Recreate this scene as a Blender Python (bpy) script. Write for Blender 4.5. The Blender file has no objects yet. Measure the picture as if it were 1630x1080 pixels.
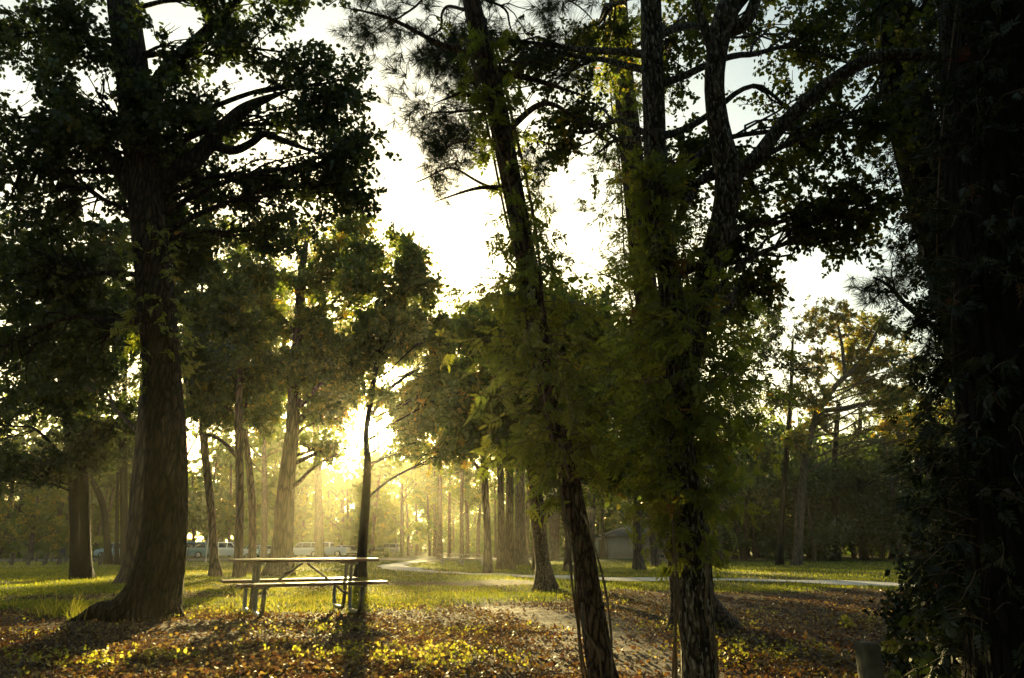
import bpy, math, numpy as np
from mathutils import Vector
R = math.radians
scene = bpy.context.scene
COL = scene.collection

# ------------------------------------------------------------------ camera
FPX, CX, CY = 1087.0, 815.0, 540.0
CAMZ = 0.90
TH = math.atan(331.0 / FPX)
CT, ST = math.cos(TH), math.sin(TH)
cd = bpy.data.cameras.new('camera'); cam = bpy.data.objects.new('camera', cd); COL.objects.link(cam)
cd.sensor_width = 36.0; cd.lens = 36.0 * FPX / 1630.0
cd.clip_start = 0.05; cd.clip_end = 20000
cam.location = (0, 0, CAMZ); cam.rotation_euler = (math.pi / 2 + TH, 0, 0)
scene.camera = cam

# ------------------------------------------------------------------ sky, sun, exposure
def ray(px, py):
    u = (px - CX) / FPX; v = (CY - py) / FPX
    return np.array([u, CT - v * ST, ST + v * CT])
SUNV = ray(590, 681); SUNV = SUNV / np.linalg.norm(SUNV)
SUN_EL = math.asin(SUNV[2]); SUN_AZ = math.atan2(SUNV[0], SUNV[1])
world = bpy.data.worlds.new('World'); scene.world = world; world.use_nodes = True
nt = world.node_tree; nt.nodes.clear()
sky = nt.nodes.new('ShaderNodeTexSky'); sky.sky_type = 'NISHITA'; sky.sun_disc = False
sky.sun_elevation = SUN_EL; sky.sun_rotation = SUN_AZ
sky.air_density = 1.0; sky.dust_density = 4.0; sky.ozone_density = 1.0
bg = nt.nodes.new('ShaderNodeBackground'); bg.inputs['Strength'].default_value = 0.072
wo = nt.nodes.new('ShaderNodeOutputWorld')
tint = nt.nodes.new('ShaderNodeMix'); tint.data_type = 'RGBA'; tint.blend_type = 'MULTIPLY'; tint.inputs[0].default_value = 1.0
tint.inputs[7].default_value = (0.95, 1.0, 0.84, 1)
nt.links.new(sky.outputs[0], tint.inputs[6]); nt.links.new(tint.outputs[2], bg.inputs['Color']); # the sun's own disc in the sky (the lamp itself is not seen)
geo = nt.nodes.new('ShaderNodeTexCoord'); dotn = nt.nodes.new('ShaderNodeVectorMath'); dotn.operation = 'DOT_PRODUCT'
dotn.inputs[1].default_value = [float(v) for v in SUNV]; nt.links.new(geo.outputs['Generated'], dotn.inputs[0])
gt = nt.nodes.new('ShaderNodeMath'); gt.operation = 'GREATER_THAN'; gt.inputs[1].default_value = math.cos(R(0.5)); nt.links.new(dotn.outputs['Value'], gt.inputs[0])
bg2 = nt.nodes.new('ShaderNodeBackground'); bg2.inputs['Color'].default_value = (1, .9, .6, 1)
mu_ = nt.nodes.new('ShaderNodeMath'); mu_.operation = 'MULTIPLY'; mu_.inputs[1].default_value = 25.0; nt.links.new(gt.outputs[0], mu_.inputs[0]); nt.links.new(mu_.outputs[0], bg2.inputs['Strength'])
ads = nt.nodes.new('ShaderNodeAddShader'); nt.links.new(bg.outputs[0], ads.inputs[0]); nt.links.new(bg2.outputs[0], ads.inputs[1]); nt.links.new(ads.outputs[0], wo.inputs['Surface'])
sl = bpy.data.lights.new('sun', 'SUN'); so = bpy.data.objects.new('sun_lamp', sl); COL.objects.link(so)
sl.energy = 5.0; sl.angle = R(0.6); sl.color = (1.0, 0.79, 0.33)
so.rotation_euler = Vector(SUNV).to_track_quat('Z', 'Y').to_euler()
so.location = (0, 0, 60)
scene.view_settings.view_transform = 'Standard'
scene.view_settings.look = 'None'
scene.view_settings.exposure = 2.3
scene.view_settings.gamma = 1.0
cy = scene.cycles
cy.max_bounces = 6; cy.diffuse_bounces = 3; cy.glossy_bounces = 2; cy.transmission_bounces = 4
cy.transparent_max_bounces = 4; cy.volume_bounces = 1
cy.sample_clamp_indirect = 4.0; cy.use_denoising = True
HAZE_D = 0.00032

# ------------------------------------------------------------------ helpers
def at(px, py, Y):
    r = ray(px, py); t = Y / r[1]
    return np.array([r[0] * t, Y, CAMZ + r[2] * t])
def smooth(a, b, x):
    t = np.clip((x - a) / (b - a), 0, 1); return t * t * (3 - 2 * t)
def gz(x, y):
    x = np.asarray(x, float); y = np.asarray(y, float)
    z = -0.36 * smooth(14, 62, y)
    w = 1 - smooth(30, 60, np.abs(y))
    z = z + w * (0.018 * np.sin(x * 1.3 + 0.7 * y) + 0.014 * np.sin(1.9 * y - x * .6 + 1) + 0.008 * np.sin(3.1 * x + 2.3 * y))
    z = z - 0.05 * np.exp(-((x - (0.9 + 0.0 * y)) ** 2) / 1.2) * smooth(12, 6, y)      # trodden hollow at the right
    return z
def hit(px, py):
    r = ray(px, py); lo, hi = 1.0, 400.0
    for _ in range(60):
        m = (lo + hi) / 2; P = r * (m / r[1])
        if CAMZ + P[2] > gz(P[0], m): lo = m
        else: hi = m
    P = r * (lo / r[1]); return np.array([P[0], lo, float(gz(P[0], lo))])
def depth(P):
    P = np.asarray(P, float); return P[..., 1] * CT + (P[..., 2] - CAMZ) * ST
def project(P):
    P = np.asarray(P, float); d = depth(P); d = np.where(np.abs(d) < 1e-3, 1e-3, d)
    v = (-P[..., 1] * ST + (P[..., 2] - CAMZ) * CT) / d
    px = CX + FPX * P[..., 0] / d; py = CY - FPX * v
    px = np.where(d > 0, px, -9999); return px, py
def tag(o, label=None, cat=None, group=None, kind=None):
    if label: o['label'] = label
    if cat: o['category'] = cat
    if group: o['group'] = group
    if kind: o['kind'] = kind
    return o
def empty(name, loc, rz=0, label=None, cat=None, group=None):
    o = bpy.data.objects.new(name, None); COL.objects.link(o); o.location = [float(v) for v in loc]
    o.rotation_euler = (0, 0, rz); o.empty_display_size = 0.3
    return tag(o, label, cat, group)
def link_mesh(name, me, mat, parent=None, local=False):
    o = bpy.data.objects.new(name, me); COL.objects.link(o)
    if mat is not None: me.materials.append(mat)
    if parent is not None:
        o.parent = parent
    return o
def np_mesh(name, V, F, tint=None, smooth_sh=False):
    """V (n,3); F: list of (m,k) int arrays"""
    me = bpy.data.meshes.new(name)
    F = [f for f in F if len(f)]
    nv = len(V); nl = sum(f.size for f in F); nf = sum(len(f) for f in F)
    me.vertices.add(nv); me.vertices.foreach_set('co', np.ascontiguousarray(V, dtype=np.float32).ravel())
    me.loops.add(nl); me.loops.foreach_set('vertex_index', np.concatenate([f.ravel() for f in F]).astype(np.int32))
    me.polygons.add(nf)
    ks = np.concatenate([np.full(len(f), f.shape[1]) for f in F]); st = np.concatenate([[0], np.cumsum(ks)[:-1]])
    me.polygons.foreach_set('loop_start', st.astype(np.int32))
    if smooth_sh: me.polygons.foreach_set('use_smooth', np.ones(nf, bool))
    if tint is not None:
        a = me.attributes.new('tint', 'FLOAT', 'FACE'); a.data.foreach_set('value', np.asarray(tint, np.float32))
    me.update(calc_edges=True)
    return me
def unit(v):
    return v / np.maximum(np.linalg.norm(v, axis=-1, keepdims=True), 1e-9)
def frames(T):
    up = np.zeros_like(T); up[..., 0] = 1.0
    alt = np.zeros_like(T); alt[..., 1] = 1.0
    ref = np.where(np.abs(T[..., :1]) > 0.8, alt, up)
    A = unit(np.cross(T, ref)); B = np.cross(T, A); return A, B
def tubes(P, Rr, sides):
    """P (n,k,3), Rr (n,k) -> V, F"""
    n, k, _ = P.shape
    T = np.zeros_like(P); T[:, 1:-1] = P[:, 2:] - P[:, :-2]; T[:, 0] = P[:, 1] - P[:, 0]; T[:, -1] = P[:, -1] - P[:, -2]
    T = unit(T)
    # constant reference per tube keeps rings aligned
    ax = unit(P[:, -1] - P[:, 0]); A0, B0 = frames(ax)
    A = unit(A0[:, None] - T * np.sum(A0[:, None] * T, -1, keepdims=True)); B = np.cross(T, A)
    a = np.arange(sides) * 2 * math.pi / sides
    V = P[:, :, None] + Rr[:, :, None, None] * (A[:, :, None] * np.cos(a)[None, None, :, None] + B[:, :, None] * np.sin(a)[None, None, :, None])
    V = V.reshape(-1, 3)
    i = np.arange(n)[:, None, None] * k * sides; j = np.arange(k - 1)[None, :, None] * sides; s = np.arange(sides)[None, None, :]
    s2 = (s + 1) % sides
    F = np.stack([i + j + s, i + j + s2, i + j + sides + s2, i + j + sides + s], -1).reshape(-1, 4)
    cap = (np.arange(n)[:, None] * k * sides + (k - 1) * sides + np.arange(sides)[None, :])
    return V, [F, cap]
def merge(parts):
    Vs, Fs, off = [], {}, 0
    for V, F in parts:
        Vs.append(V)
        for f in F:
            if len(f): Fs.setdefault(f.shape[1], []).append(f + off)
        off += len(V)
    return np.concatenate(Vs), [np.concatenate(v) for v in Fs.values()]
def spline(P, n):
    P = np.asarray(P, float); m = len(P)
    Q = np.vstack([2 * P[0] - P[1], P, 2 * P[-1] - P[-2]])
    L = np.concatenate([[0], np.cumsum(np.linalg.norm(np.diff(P[:, :3], axis=0), axis=1))])
    t = np.interp(np.linspace(0, L[-1], n), L, np.arange(m)); i = np.minimum(t.astype(int), m - 2); f = (t - i)[:, None]
    p0, p1, p2, p3 = Q[i], Q[i + 1], Q[i + 2], Q[i + 3]
    return 0.5 * (2 * p1 + (p2 - p0) * f + (2 * p0 - 5 * p1 + 4 * p2 - p3) * f ** 2 + (3 * p1 - p0 - 3 * p2 + p3) * f ** 3)

# ------------------------------------------------------------------ materials
def new_mat(name):
    m = bpy.data.materials.new(name); m.use_nodes = True; t = m.node_tree; t.nodes.clear()
    out = t.nodes.new('ShaderNodeOutputMaterial'); return m, t, out
def N(t, typ, **kw):
    n = t.nodes.new(typ)
    for k, v in kw.items():
        if k.startswith('i_'): n.inputs[k[2:].replace('_', ' ')].default_value = v
        else: setattr(n, k, v)
    return n
def ramp(t, stops, src):
    r = t.nodes.new('ShaderNodeValToRGB'); e = r.color_ramp.elements
    while len(e) > 1: e.remove(e[-1])
    e[0].position = stops[0][0]; e[0].color = (*stops[0][1], 1)
    for p, c in stops[1:]:
        x = e.new(p); x.color = (*c, 1)
    t.links.new(src, r.inputs[0]); return r.outputs[0]
def leaf_mat(name, stops, trans=0.45, tgain=1.6, gloss=0.04):
    m, t, out = new_mat(name)
    a = N(t, 'ShaderNodeAttribute', attribute_name='tint')
    c = ramp(t, stops, a.outputs['Fac'])
    d = N(t, 'ShaderNodeBsdfDiffuse'); t.links.new(c, d.inputs['Color'])
    hs = N(t, 'ShaderNodeHueSaturation'); hs.inputs['Value'].default_value = tgain; hs.inputs['Hue'].default_value = 0.485
    hs.inputs['Saturation'].default_value = 1.05
    t.links.new(c, hs.inputs['Color'])
    tr = N(t, 'ShaderNodeBsdfTranslucent'); t.links.new(hs.outputs[0], tr.inputs['Color'])
    mx = N(t, 'ShaderNodeMixShader'); mx.inputs[0].default_value = trans
    t.links.new(d.outputs[0], mx.inputs[1]); t.links.new(tr.outputs[0], mx.inputs[2])
    g = N(t, 'ShaderNodeBsdfGlossy'); g.inputs['Roughness'].default_value = 0.45; g.inputs['Color'].default_value = (.8, .8, .8, 1)
    m2 = N(t, 'ShaderNodeMixShader'); m2.inputs[0].default_value = gloss
    t.links.new(mx.outputs[0], m2.inputs[1]); t.links.new(g.outputs[0], m2.inputs[2])
    t.links.new(m2.outputs[0], out.inputs['Surface']); return m
def bark_mat(name, dark, light, sc=14.0, stretch=0.16, bump=0.9, lichen=0.0, dist=0.03):
    m, t, out = new_mat(name)
    tc = N(t, 'ShaderNodeTexCoord'); mp = N(t, 'ShaderNodeMapping'); mp.inputs['Scale'].default_value = (1, 1, stretch)
    t.links.new(tc.outputs['Object'], mp.inputs[0])
    n1 = N(t, 'ShaderNodeTexNoise'); n1.inputs['Scale'].default_value = sc * .5; n1.inputs['Detail'].default_value = 3
    t.links.new(mp.outputs[0], n1.inputs['Vector'])
    ad = N(t, 'ShaderNodeVectorMath', operation='MULTIPLY_ADD'); ad.inputs[1].default_value = (.12, .12, .12)
    t.links.new(n1.outputs['Color'], ad.inputs[0]); t.links.new(mp.outputs[0], ad.inputs[2])
    vo = N(t, 'ShaderNodeTexVoronoi', feature='DISTANCE_TO_EDGE'); vo.inputs['Scale'].default_value = sc
    t.links.new(ad.outputs[0], vo.inputs['Vector'])
    n2 = N(t, 'ShaderNodeTexNoise'); n2.inputs['Scale'].default_value = sc * 3; n2.inputs['Detail'].default_value = 6
    t.links.new(mp.outputs[0], n2.inputs['Vector'])
    mr = N(t, 'ShaderNodeMapRange'); mr.inputs[1].default_value = 0; mr.inputs[2].default_value = 0.28
    t.links.new(vo.outputs['Distance'], mr.inputs[0])
    mu = N(t, 'ShaderNodeMath', operation='MULTIPLY_ADD'); mu.inputs[1].default_value = 0.55
    t.links.new(n2.outputs[0], mu.inputs[0]); t.links.new(mr.outputs[0], mu.inputs[2])
    c = ramp(t, [(0.25, dark), (0.7, tuple((a + b) / 2 for a, b in zip(dark, light))), (1.2 if False else 1.0, light)], mu.outputs[0])
    if lichen > 0:
        n3 = N(t, 'ShaderNodeTexNoise'); n3.inputs['Scale'].default_value = 55; n3.inputs['Detail'].default_value = 8
        mp3 = N(t, 'ShaderNodeMapping'); mp3.inputs['Scale'].default_value = (1, 1, .35)
        t.links.new(tc.outputs['Object'], mp3.inputs[0]); t.links.new(mp3.outputs[0], n3.inputs['Vector'])
        lr = ramp(t, [(0.56, (0, 0, 0)), (0.62, (1, 1, 1))], n3.outputs[0])
        mm = N(t, 'ShaderNodeMath', operation='MULTIPLY'); mm.inputs[1].default_value = lichen
        t.links.new(lr, mm.inputs[0])
        mc = N(t, 'ShaderNodeMix', data_type='RGBA'); t.links.new(mm.outputs[0], mc.inputs[0]); t.links.new(c, mc.inputs[6])
        mc.inputs[7].default_value = (.42, .42, .36, 1); c = mc.outputs[2]
    p = N(t, 'ShaderNodeBsdfPrincipled'); p.inputs['Roughness'].default_value = 0.9; p.inputs['Specular IOR Level'].default_value = 0.2
    t.links.new(c, p.inputs['Base Color'])
    b = N(t, 'ShaderNodeBump'); b.inputs['Strength'].default_value = bump; b.inputs['Distance'].default_value = dist
    t.links.new(mu.outputs[0], b.inputs['Height']); t.links.new(b.outputs[0], p.inputs['Normal'])
    t.links.new(p.outputs[0], out.inputs['Surface']); return m
def plain(name, col, rough=0.6, metal=0.0, noise=0.0, nscale=8.0, bump=0.0):
    m, t, out = new_mat(name)
    p = N(t, 'ShaderNodeBsdfPrincipled'); p.inputs['Base Color'].default_value = (*col, 1)
    p.inputs['Roughness'].default_value = rough; p.inputs['Metallic'].default_value = metal
    if noise > 0:
        tc = N(t, 'ShaderNodeTexCoord'); n = N(t, 'ShaderNodeTexNoise'); n.inputs['Scale'].default_value = nscale; n.inputs['Detail'].default_value = 5
        t.links.new(tc.outputs['Object'], n.inputs['Vector'])
        lo = tuple(max(0, c * (1 - noise)) for c in col); hi = tuple(min(1, c * (1 + noise)) for c in col)
        t.links.new(ramp(t, [(0.3, lo), (0.7, hi)], n.outputs[0]), p.inputs['Base Color'])
        if bump > 0:
            b = N(t, 'ShaderNodeBump'); b.inputs['Strength'].default_value = bump; b.inputs['Distance'].default_value = 0.01
            t.links.new(n.outputs[0], b.inputs['Height']); t.links.new(b.outputs[0], p.inputs['Normal'])
    t.links.new(p.outputs[0], out.inputs['Surface']); return m

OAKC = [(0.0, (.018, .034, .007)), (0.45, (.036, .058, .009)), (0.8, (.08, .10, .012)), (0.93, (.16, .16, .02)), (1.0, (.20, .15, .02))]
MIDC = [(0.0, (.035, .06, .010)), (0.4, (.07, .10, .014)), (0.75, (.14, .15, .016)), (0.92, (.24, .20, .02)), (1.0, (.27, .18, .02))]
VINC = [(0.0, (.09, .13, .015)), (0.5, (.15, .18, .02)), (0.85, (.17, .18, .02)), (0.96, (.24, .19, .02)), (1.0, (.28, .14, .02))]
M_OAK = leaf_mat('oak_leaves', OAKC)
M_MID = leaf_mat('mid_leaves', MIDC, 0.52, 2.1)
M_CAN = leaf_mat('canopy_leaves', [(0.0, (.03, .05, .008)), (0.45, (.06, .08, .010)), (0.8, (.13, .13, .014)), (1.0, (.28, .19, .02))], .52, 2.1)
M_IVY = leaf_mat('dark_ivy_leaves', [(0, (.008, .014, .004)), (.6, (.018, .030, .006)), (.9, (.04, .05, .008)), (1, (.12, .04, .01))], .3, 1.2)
M_VINE = leaf_mat('vine_leaves', VINC, 0.5, 2.1)
M_NEED = leaf_mat('pine_needles', [(0, (.03, .055, .02)), (.8, (.06, .085, .02)), (1, (.2, .15, .03))], 0.3, 1.5)
M_GRASS = leaf_mat('grass_blades', [(0, (.05, .08, .010)), (.55, (.14, .16, .018)), (.85, (.30, .27, .035)), (1, (.40, .31, .09))], 0.55, 1.9, 0.03)
M_LITTER = leaf_mat('dry_leaves', [(0, (.03, .018, .010)), (.4, (.09, .045, .018)), (.65, (.17, .11, .03)), (.85, (.32, .24, .055)), (1, (.24, .24, .04))], 0.3, 1.4, 0.05)
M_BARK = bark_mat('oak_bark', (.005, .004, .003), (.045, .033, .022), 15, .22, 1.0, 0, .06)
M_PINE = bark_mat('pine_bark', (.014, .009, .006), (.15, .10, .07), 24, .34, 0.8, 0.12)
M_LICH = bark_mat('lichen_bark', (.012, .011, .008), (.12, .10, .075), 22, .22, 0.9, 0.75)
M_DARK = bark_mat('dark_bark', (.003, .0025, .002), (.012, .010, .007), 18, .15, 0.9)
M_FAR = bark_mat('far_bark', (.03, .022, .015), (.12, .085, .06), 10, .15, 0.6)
M_STEM = plain('vine_stem', (.16, .12, .08), .9, 0, .5, 20, .5)

# ------------------------------------------------------------------ where the crowns stay open (gaps between trees)
def poly_in(px, py, poly):
    inside = np.zeros(px.shape, bool); n = len(poly)
    for i in range(n):
        x1, y1 = poly[i]; x2, y2 = poly[(i + 1) % n]
        c = ((y1 > py) != (y2 > py)); xs = (x2 - x1) * (py - y1) / ((y2 - y1) if y2 != y1 else 1e-9) + x1
        inside ^= c & (px < xs)
    return inside
GAPS = [
 ([(628,170),(668,175),(668,330),(730,355),(795,385),(788,430),(775,472),(722,448),(690,428),(700,398),(640,372),(612,350),(630,330),(634,260)], 0.97),
 ([(590,70),(660,120),(690,340),(668,330),(628,330),(612,190)], 0.5),
 ([(412,20),(446,60),(440,110),(412,95)], 0.8),
 ([(1232,398),(1290,392),(1335,440),(1400,462),(1442,430),(1485,500),(1503,575),(1450,528),(1395,482),(1330,466),(1278,492),(1238,480)], 0.96),
 ([(880,330),(945,325),(965,390),(940,450),(890,440)], 0.62),
 ([(370,150),(480,160),(520,270),(440,300),(400,250)], 0.45),
 ([(0,95),(60,95),(60,170),(0,180)], 0.5), ([(285,45),(335,50),(330,105),(290,100)], 0.7),
 ([(1195,75),(1225,75),(1220,115),(1190,110)], 0.7), ([(1150,180),(1178,180),(1178,215),(1150,215)], 0.7),
 ([(530,640),(572,600),(610,640),(615,700),(640,745),(600,770),(520,760),(470,745),(478,690)], 0.42),
 ([(525,575),(575,570),(570,600),(530,600)], 0.6),
]
LIT = [  # sunlit pieces of ground: cx, cy, rx, ry, strength
 (735, 950, 150, 16, 1.0), (660, 968, 90, 24, .9), (650, 1005, 120, 40, .55), (345, 952, 55, 14, .8), (420, 1020, 150, 45, .5),
 (45, 1010, 75, 45, .6), (80, 908, 110, 5, .9), (360, 898, 90, 6, .35), (520, 895, 130, 8, .4), (655, 902, 60, 9, .6),
 (1020, 937, 70, 6, .9), (1190, 955, 80, 8, .75), (880, 980, 110, 20, .6), (980, 975, 60, 20, .5), (560, 945, 60, 12, .7), (160, 962, 60, 10, .6),
]
def keep_mask(P, rng, strength=1.0, sunw=1.0):
    """which twigs stay: crowns are open where the photo shows sky, and along the shafts that light the ground"""
    px, py = project(P); rej = np.zeros(len(P))
    px2 = px + rng.normal(0, 7, len(P)); py2 = py + rng.normal(0, 7, len(P))
    for poly, pr in GAPS: rej = np.maximum(rej, pr * poly_in(px2, py2, poly))
    rej *= strength
    G = P - SUNV * ((P[:, 2] - 0.0) / SUNV[2])[:, None]
    G[:, 2] = gz(G[:, 0], G[:, 1])
    ok = G[:, 1] > 3.5
    gx, gy = project(G); lit = np.zeros(len(P))
    for cx, cyy, rx, ry, s in LIT:
        q = ((gx - cx) / rx) ** 2 + ((gy - cyy) / ry) ** 2
        lit = np.maximum(lit, s * (1 - smooth(.7, 1.3, q)))
    lit = lit * (.45 + .55 * smooth(-.35, .25, sn(G[:, 0] * 1.6, G[:, 1] * .4, 1.5, 61)))
    rej = np.maximum(rej, np.where(ok, lit * 1.25 * sunw, 0))
    # the sun itself is seen through a gap
    d = P - np.array([0, 0, CAMZ]); dn = unit(d); ang = np.degrees(np.arccos(np.clip(dn @ SUNV, -1, 1)))
    rej = np.maximum(rej, np.where(ang < 0.9, 1.0, np.where(ang < 2.2, .6, 0)))
    return rng.random(len(P)) >= rej

def sn(x, y, s, seed=0):
    r = np.random.default_rng(seed); v = 0
    for i in range(7):
        a = r.uniform(0, 6.28); f = s * r.uniform(.5, 2.2); v = v + np.sin((x * math.cos(a) + y * math.sin(a)) * f + r.uniform(0, 6.28)) / 7 * 1.6
    return v

# ------------------------------------------------------------------ leaf shapes
def tpl_leaf(w=.42):
    v = [(0, 0), (w * .7, .22), (w, .5), (w * .62, .82), (0, 1.05), (-w * .62, .82), (-w, .5), (-w * .7, .22)]
    V = np.array([(x, y, 0.18 * abs(x) - .10 * y * y) for x, y in v]); return V, np.arange(8)[None]
def tpl_oak():
    pr = [(0, 0), (.10, .15), (.34, .22), (.20, .38), (.46, .52), (.24, .64), (.34, .84), (.10, .84), (0, 1.02)]
    v = pr + [(-x, y) for x, y in pr[-2:0:-1]]
    V = np.array([(x, y, 0.2 * abs(x) - .12 * y * y) for x, y in v]); return V, np.arange(len(v))[None]
def tpl_diamond(w=.36):
    V = np.array([(0, 0, 0), (w, .45, .07), (0, 1, -.06), (-w, .45, .07)]); return V, np.arange(4)[None]
def tpl_pinnate(pairs=4):
    V, F = [], []
    def leaflet(o, ang, L):
        c, s = math.cos(ang), math.sin(ang); b = len(V)
        for x, y in ((0, 0), (.23 * L, .4 * L), (.12 * L, .8 * L), (0, L), (-.12 * L, .8 * L), (-.23 * L, .4 * L)):
            V.append((o[0] + x * c + y * s, o[1] - x * s + y * c, -.25 * y * y / L + .03 * abs(x)))
        F.append(list(range(b, b + 6)))
    for i in range(pairs):
        y = .18 + .68 * i / pairs
        leaflet((0, y), 1.05, .40 - .05 * i); leaflet((0, y), -1.05, .40 - .05 * i)
    leaflet((0, .82), 0, .38)
    V = np.array(V); V[:, 2] -= .28 * V[:, 1] ** 2
    return V, np.array(F)
def tpl_tuft(n=26, rs=3):
    r = np.random.default_rng(rs); V, F = [], []
    for i in range(n):
        a = r.uniform(0, 2 * math.pi); e = r.uniform(.15, 1.25); L = r.uniform(.7, 1.05)
        d = np.array([math.cos(a) * math.sin(e), math.cos(e), math.sin(a) * math.sin(e)]); s = np.cross(d, [0.3, .2, .9]); s /= np.linalg.norm(s)
        b = len(V); o = np.array([0, -.25 * r.random(), 0])
        V += [o + s * .013, o - s * .013, o + d * L * .6 - s * .009 + [0, 0, -.02], o + d * L + [0, 0, -.05], o + d * L * .6 + s * .009 + [0, 0, -.02]]
        F.append([b, b + 1, b + 2, b + 3, b + 4])
    return np.array(V), np.array(F)
TP = {'leaf': tpl_leaf(), 'oak': tpl_oak(), 'dia': tpl_diamond(), 'pin': tpl_pinnate(), 'tuft': tpl_tuft(), 'blade': tpl_diamond(.05)}
def leaves(pos, axis, size, tpl, rng, tint=None, flat=0.5):
    V0, F0 = TP[tpl]; n = len(pos)
    if n == 0: return np.zeros((0, 3)), [np.zeros((0, 4), int)], np.zeros(0)
    ax = unit(axis)
    nr = rng.normal(size=(n, 3)); nr[:, 2] += flat * 2
    nr = unit(nr - ax * np.sum(nr * ax, 1, keepdims=True)); sx = np.cross(ax, nr)
    V = pos[:, None] + size[:, None, None] * (sx[:, None] * V0[None, :, 0:1] + ax[:, None] * V0[None, :, 1:2] + nr[:, None] * V0[None, :, 2:3])
    F = (np.arange(n)[:, None, None] * len(V0) + F0[None]).reshape(-1, F0.shape[1])
    if tint is None: tint = np.clip(rng.beta(2, 3.2, n), 0, 1)
    return V.reshape(-1, 3), [F], np.repeat(tint, len(F0))

# ------------------------------------------------------------------ trunks
def trunk_mesh(path, sides, rings, rng, ridge=0.05, flare=0.5, flare_h=0.3, lobes=5):
    """path rows: x,y,z,r"""
    S = spline(path, rings); P = S[:, :3]; r = np.maximum(S[:, 3], .004)
    zb = P[0, 2]
    V, F = tubes(P[None], np.ones((1, rings)), sides)
    V = V.reshape(rings, sides, 3); D = V - P[:, None]
    a = np.arange(sides) / sides * 2 * math.pi; h = np.concatenate([[0], np.cumsum(np.linalg.norm(np.diff(P, axis=0), axis=1))])
    k = np.ones((rings, sides))
    for i in range(9):
        m = rng.integers(6, max(9, sides // 3)) ; ph = rng.uniform(0, 6.28); w = rng.uniform(.5, 2.2)
        k += ridge / 3.2 * np.sin(m * a[None] + ph + .35 * np.sin(h[:, None] * w * 1.7 + ph * 2)) * (.6 + .4 * np.sin(h[:, None] * (2 + 3 * w) + ph))
    for i in range(3):
        k += ridge * .9 * np.sin((i + 1) * a[None] + rng.uniform(0, 6.28) + h[:, None] * rng.uniform(.2, .9))
    k /= np.percentile(k, 93)
    ph = rng.uniform(0, 6.28)
    fl = flare * np.exp(-np.maximum(h - .12, 0) / flare_h)[:, None]
    k += fl * (0.6 + .55 * np.cos(lobes * a[None] + ph) * np.exp(-h / flare_h / .8)[:, None] + .25 * np.cos(2 * a[None] + ph * 2))
    V = P[:, None] + D * (r[:, None] * k)[:, :, None]
    return V.reshape(-1, 3), F
def px_path(rows, Y=None):
    """rows: (px, py, width_px[, Y]); first row is the foot"""
    out = []
    for i, rw in enumerate(rows):
        yy = rw[3] if len(rw) > 3 else Y
        P = at(rw[0], rw[1], yy); out.append([*P, rw[2] / 2 * depth(P) / FPX])
    return np.array(out)
def foot(path):
    """start the path just under the ground"""
    p = path[0].copy(); g = float(gz(p[0], p[1]))
    if p[2] > g + .02:
        d = path[1] - path[0]; s = (p[2] - g) / max(d[2], 1e-3); q = p.copy(); q[:3] = p[:3] - d[:3] * min(s, 1.5) * np.array([1, 1, 1]); q[2] = g - .06
        return np.vstack([q, path])
    path = path.copy(); path[0, 2] = g - .06; return path
def curve_paths(A, B, rng, k=6, sag=0.0, wig=0.12):
    """A,B (n,3) -> (n,k,3) wiggly arcs"""
    n = len(A); t = np.linspace(0, 1, k)[None, :, None]; L = np.linalg.norm(B - A, axis=1)[:, None, None]
    P = A[:, None] * (1 - t) + B[:, None] * t
    P = P + sag * L * np.array([0, 0, 1.0]) * (t * (1 - t) * 4)
    w = rng.normal(size=(n, k, 3)) * wig * L * np.sin(t * math.pi) ** .7 * .5
    P = P + w
    for _ in range(2): P[:, 1:-1] = (P[:, :-2] + 2 * P[:, 1:-1] + P[:, 2:]) / 4
    return P
class Wood:
    def __init__(s): s.parts = []
    def add(s, P, Rr, sides): s.parts.append(tubes(P, Rr, sides))
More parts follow.
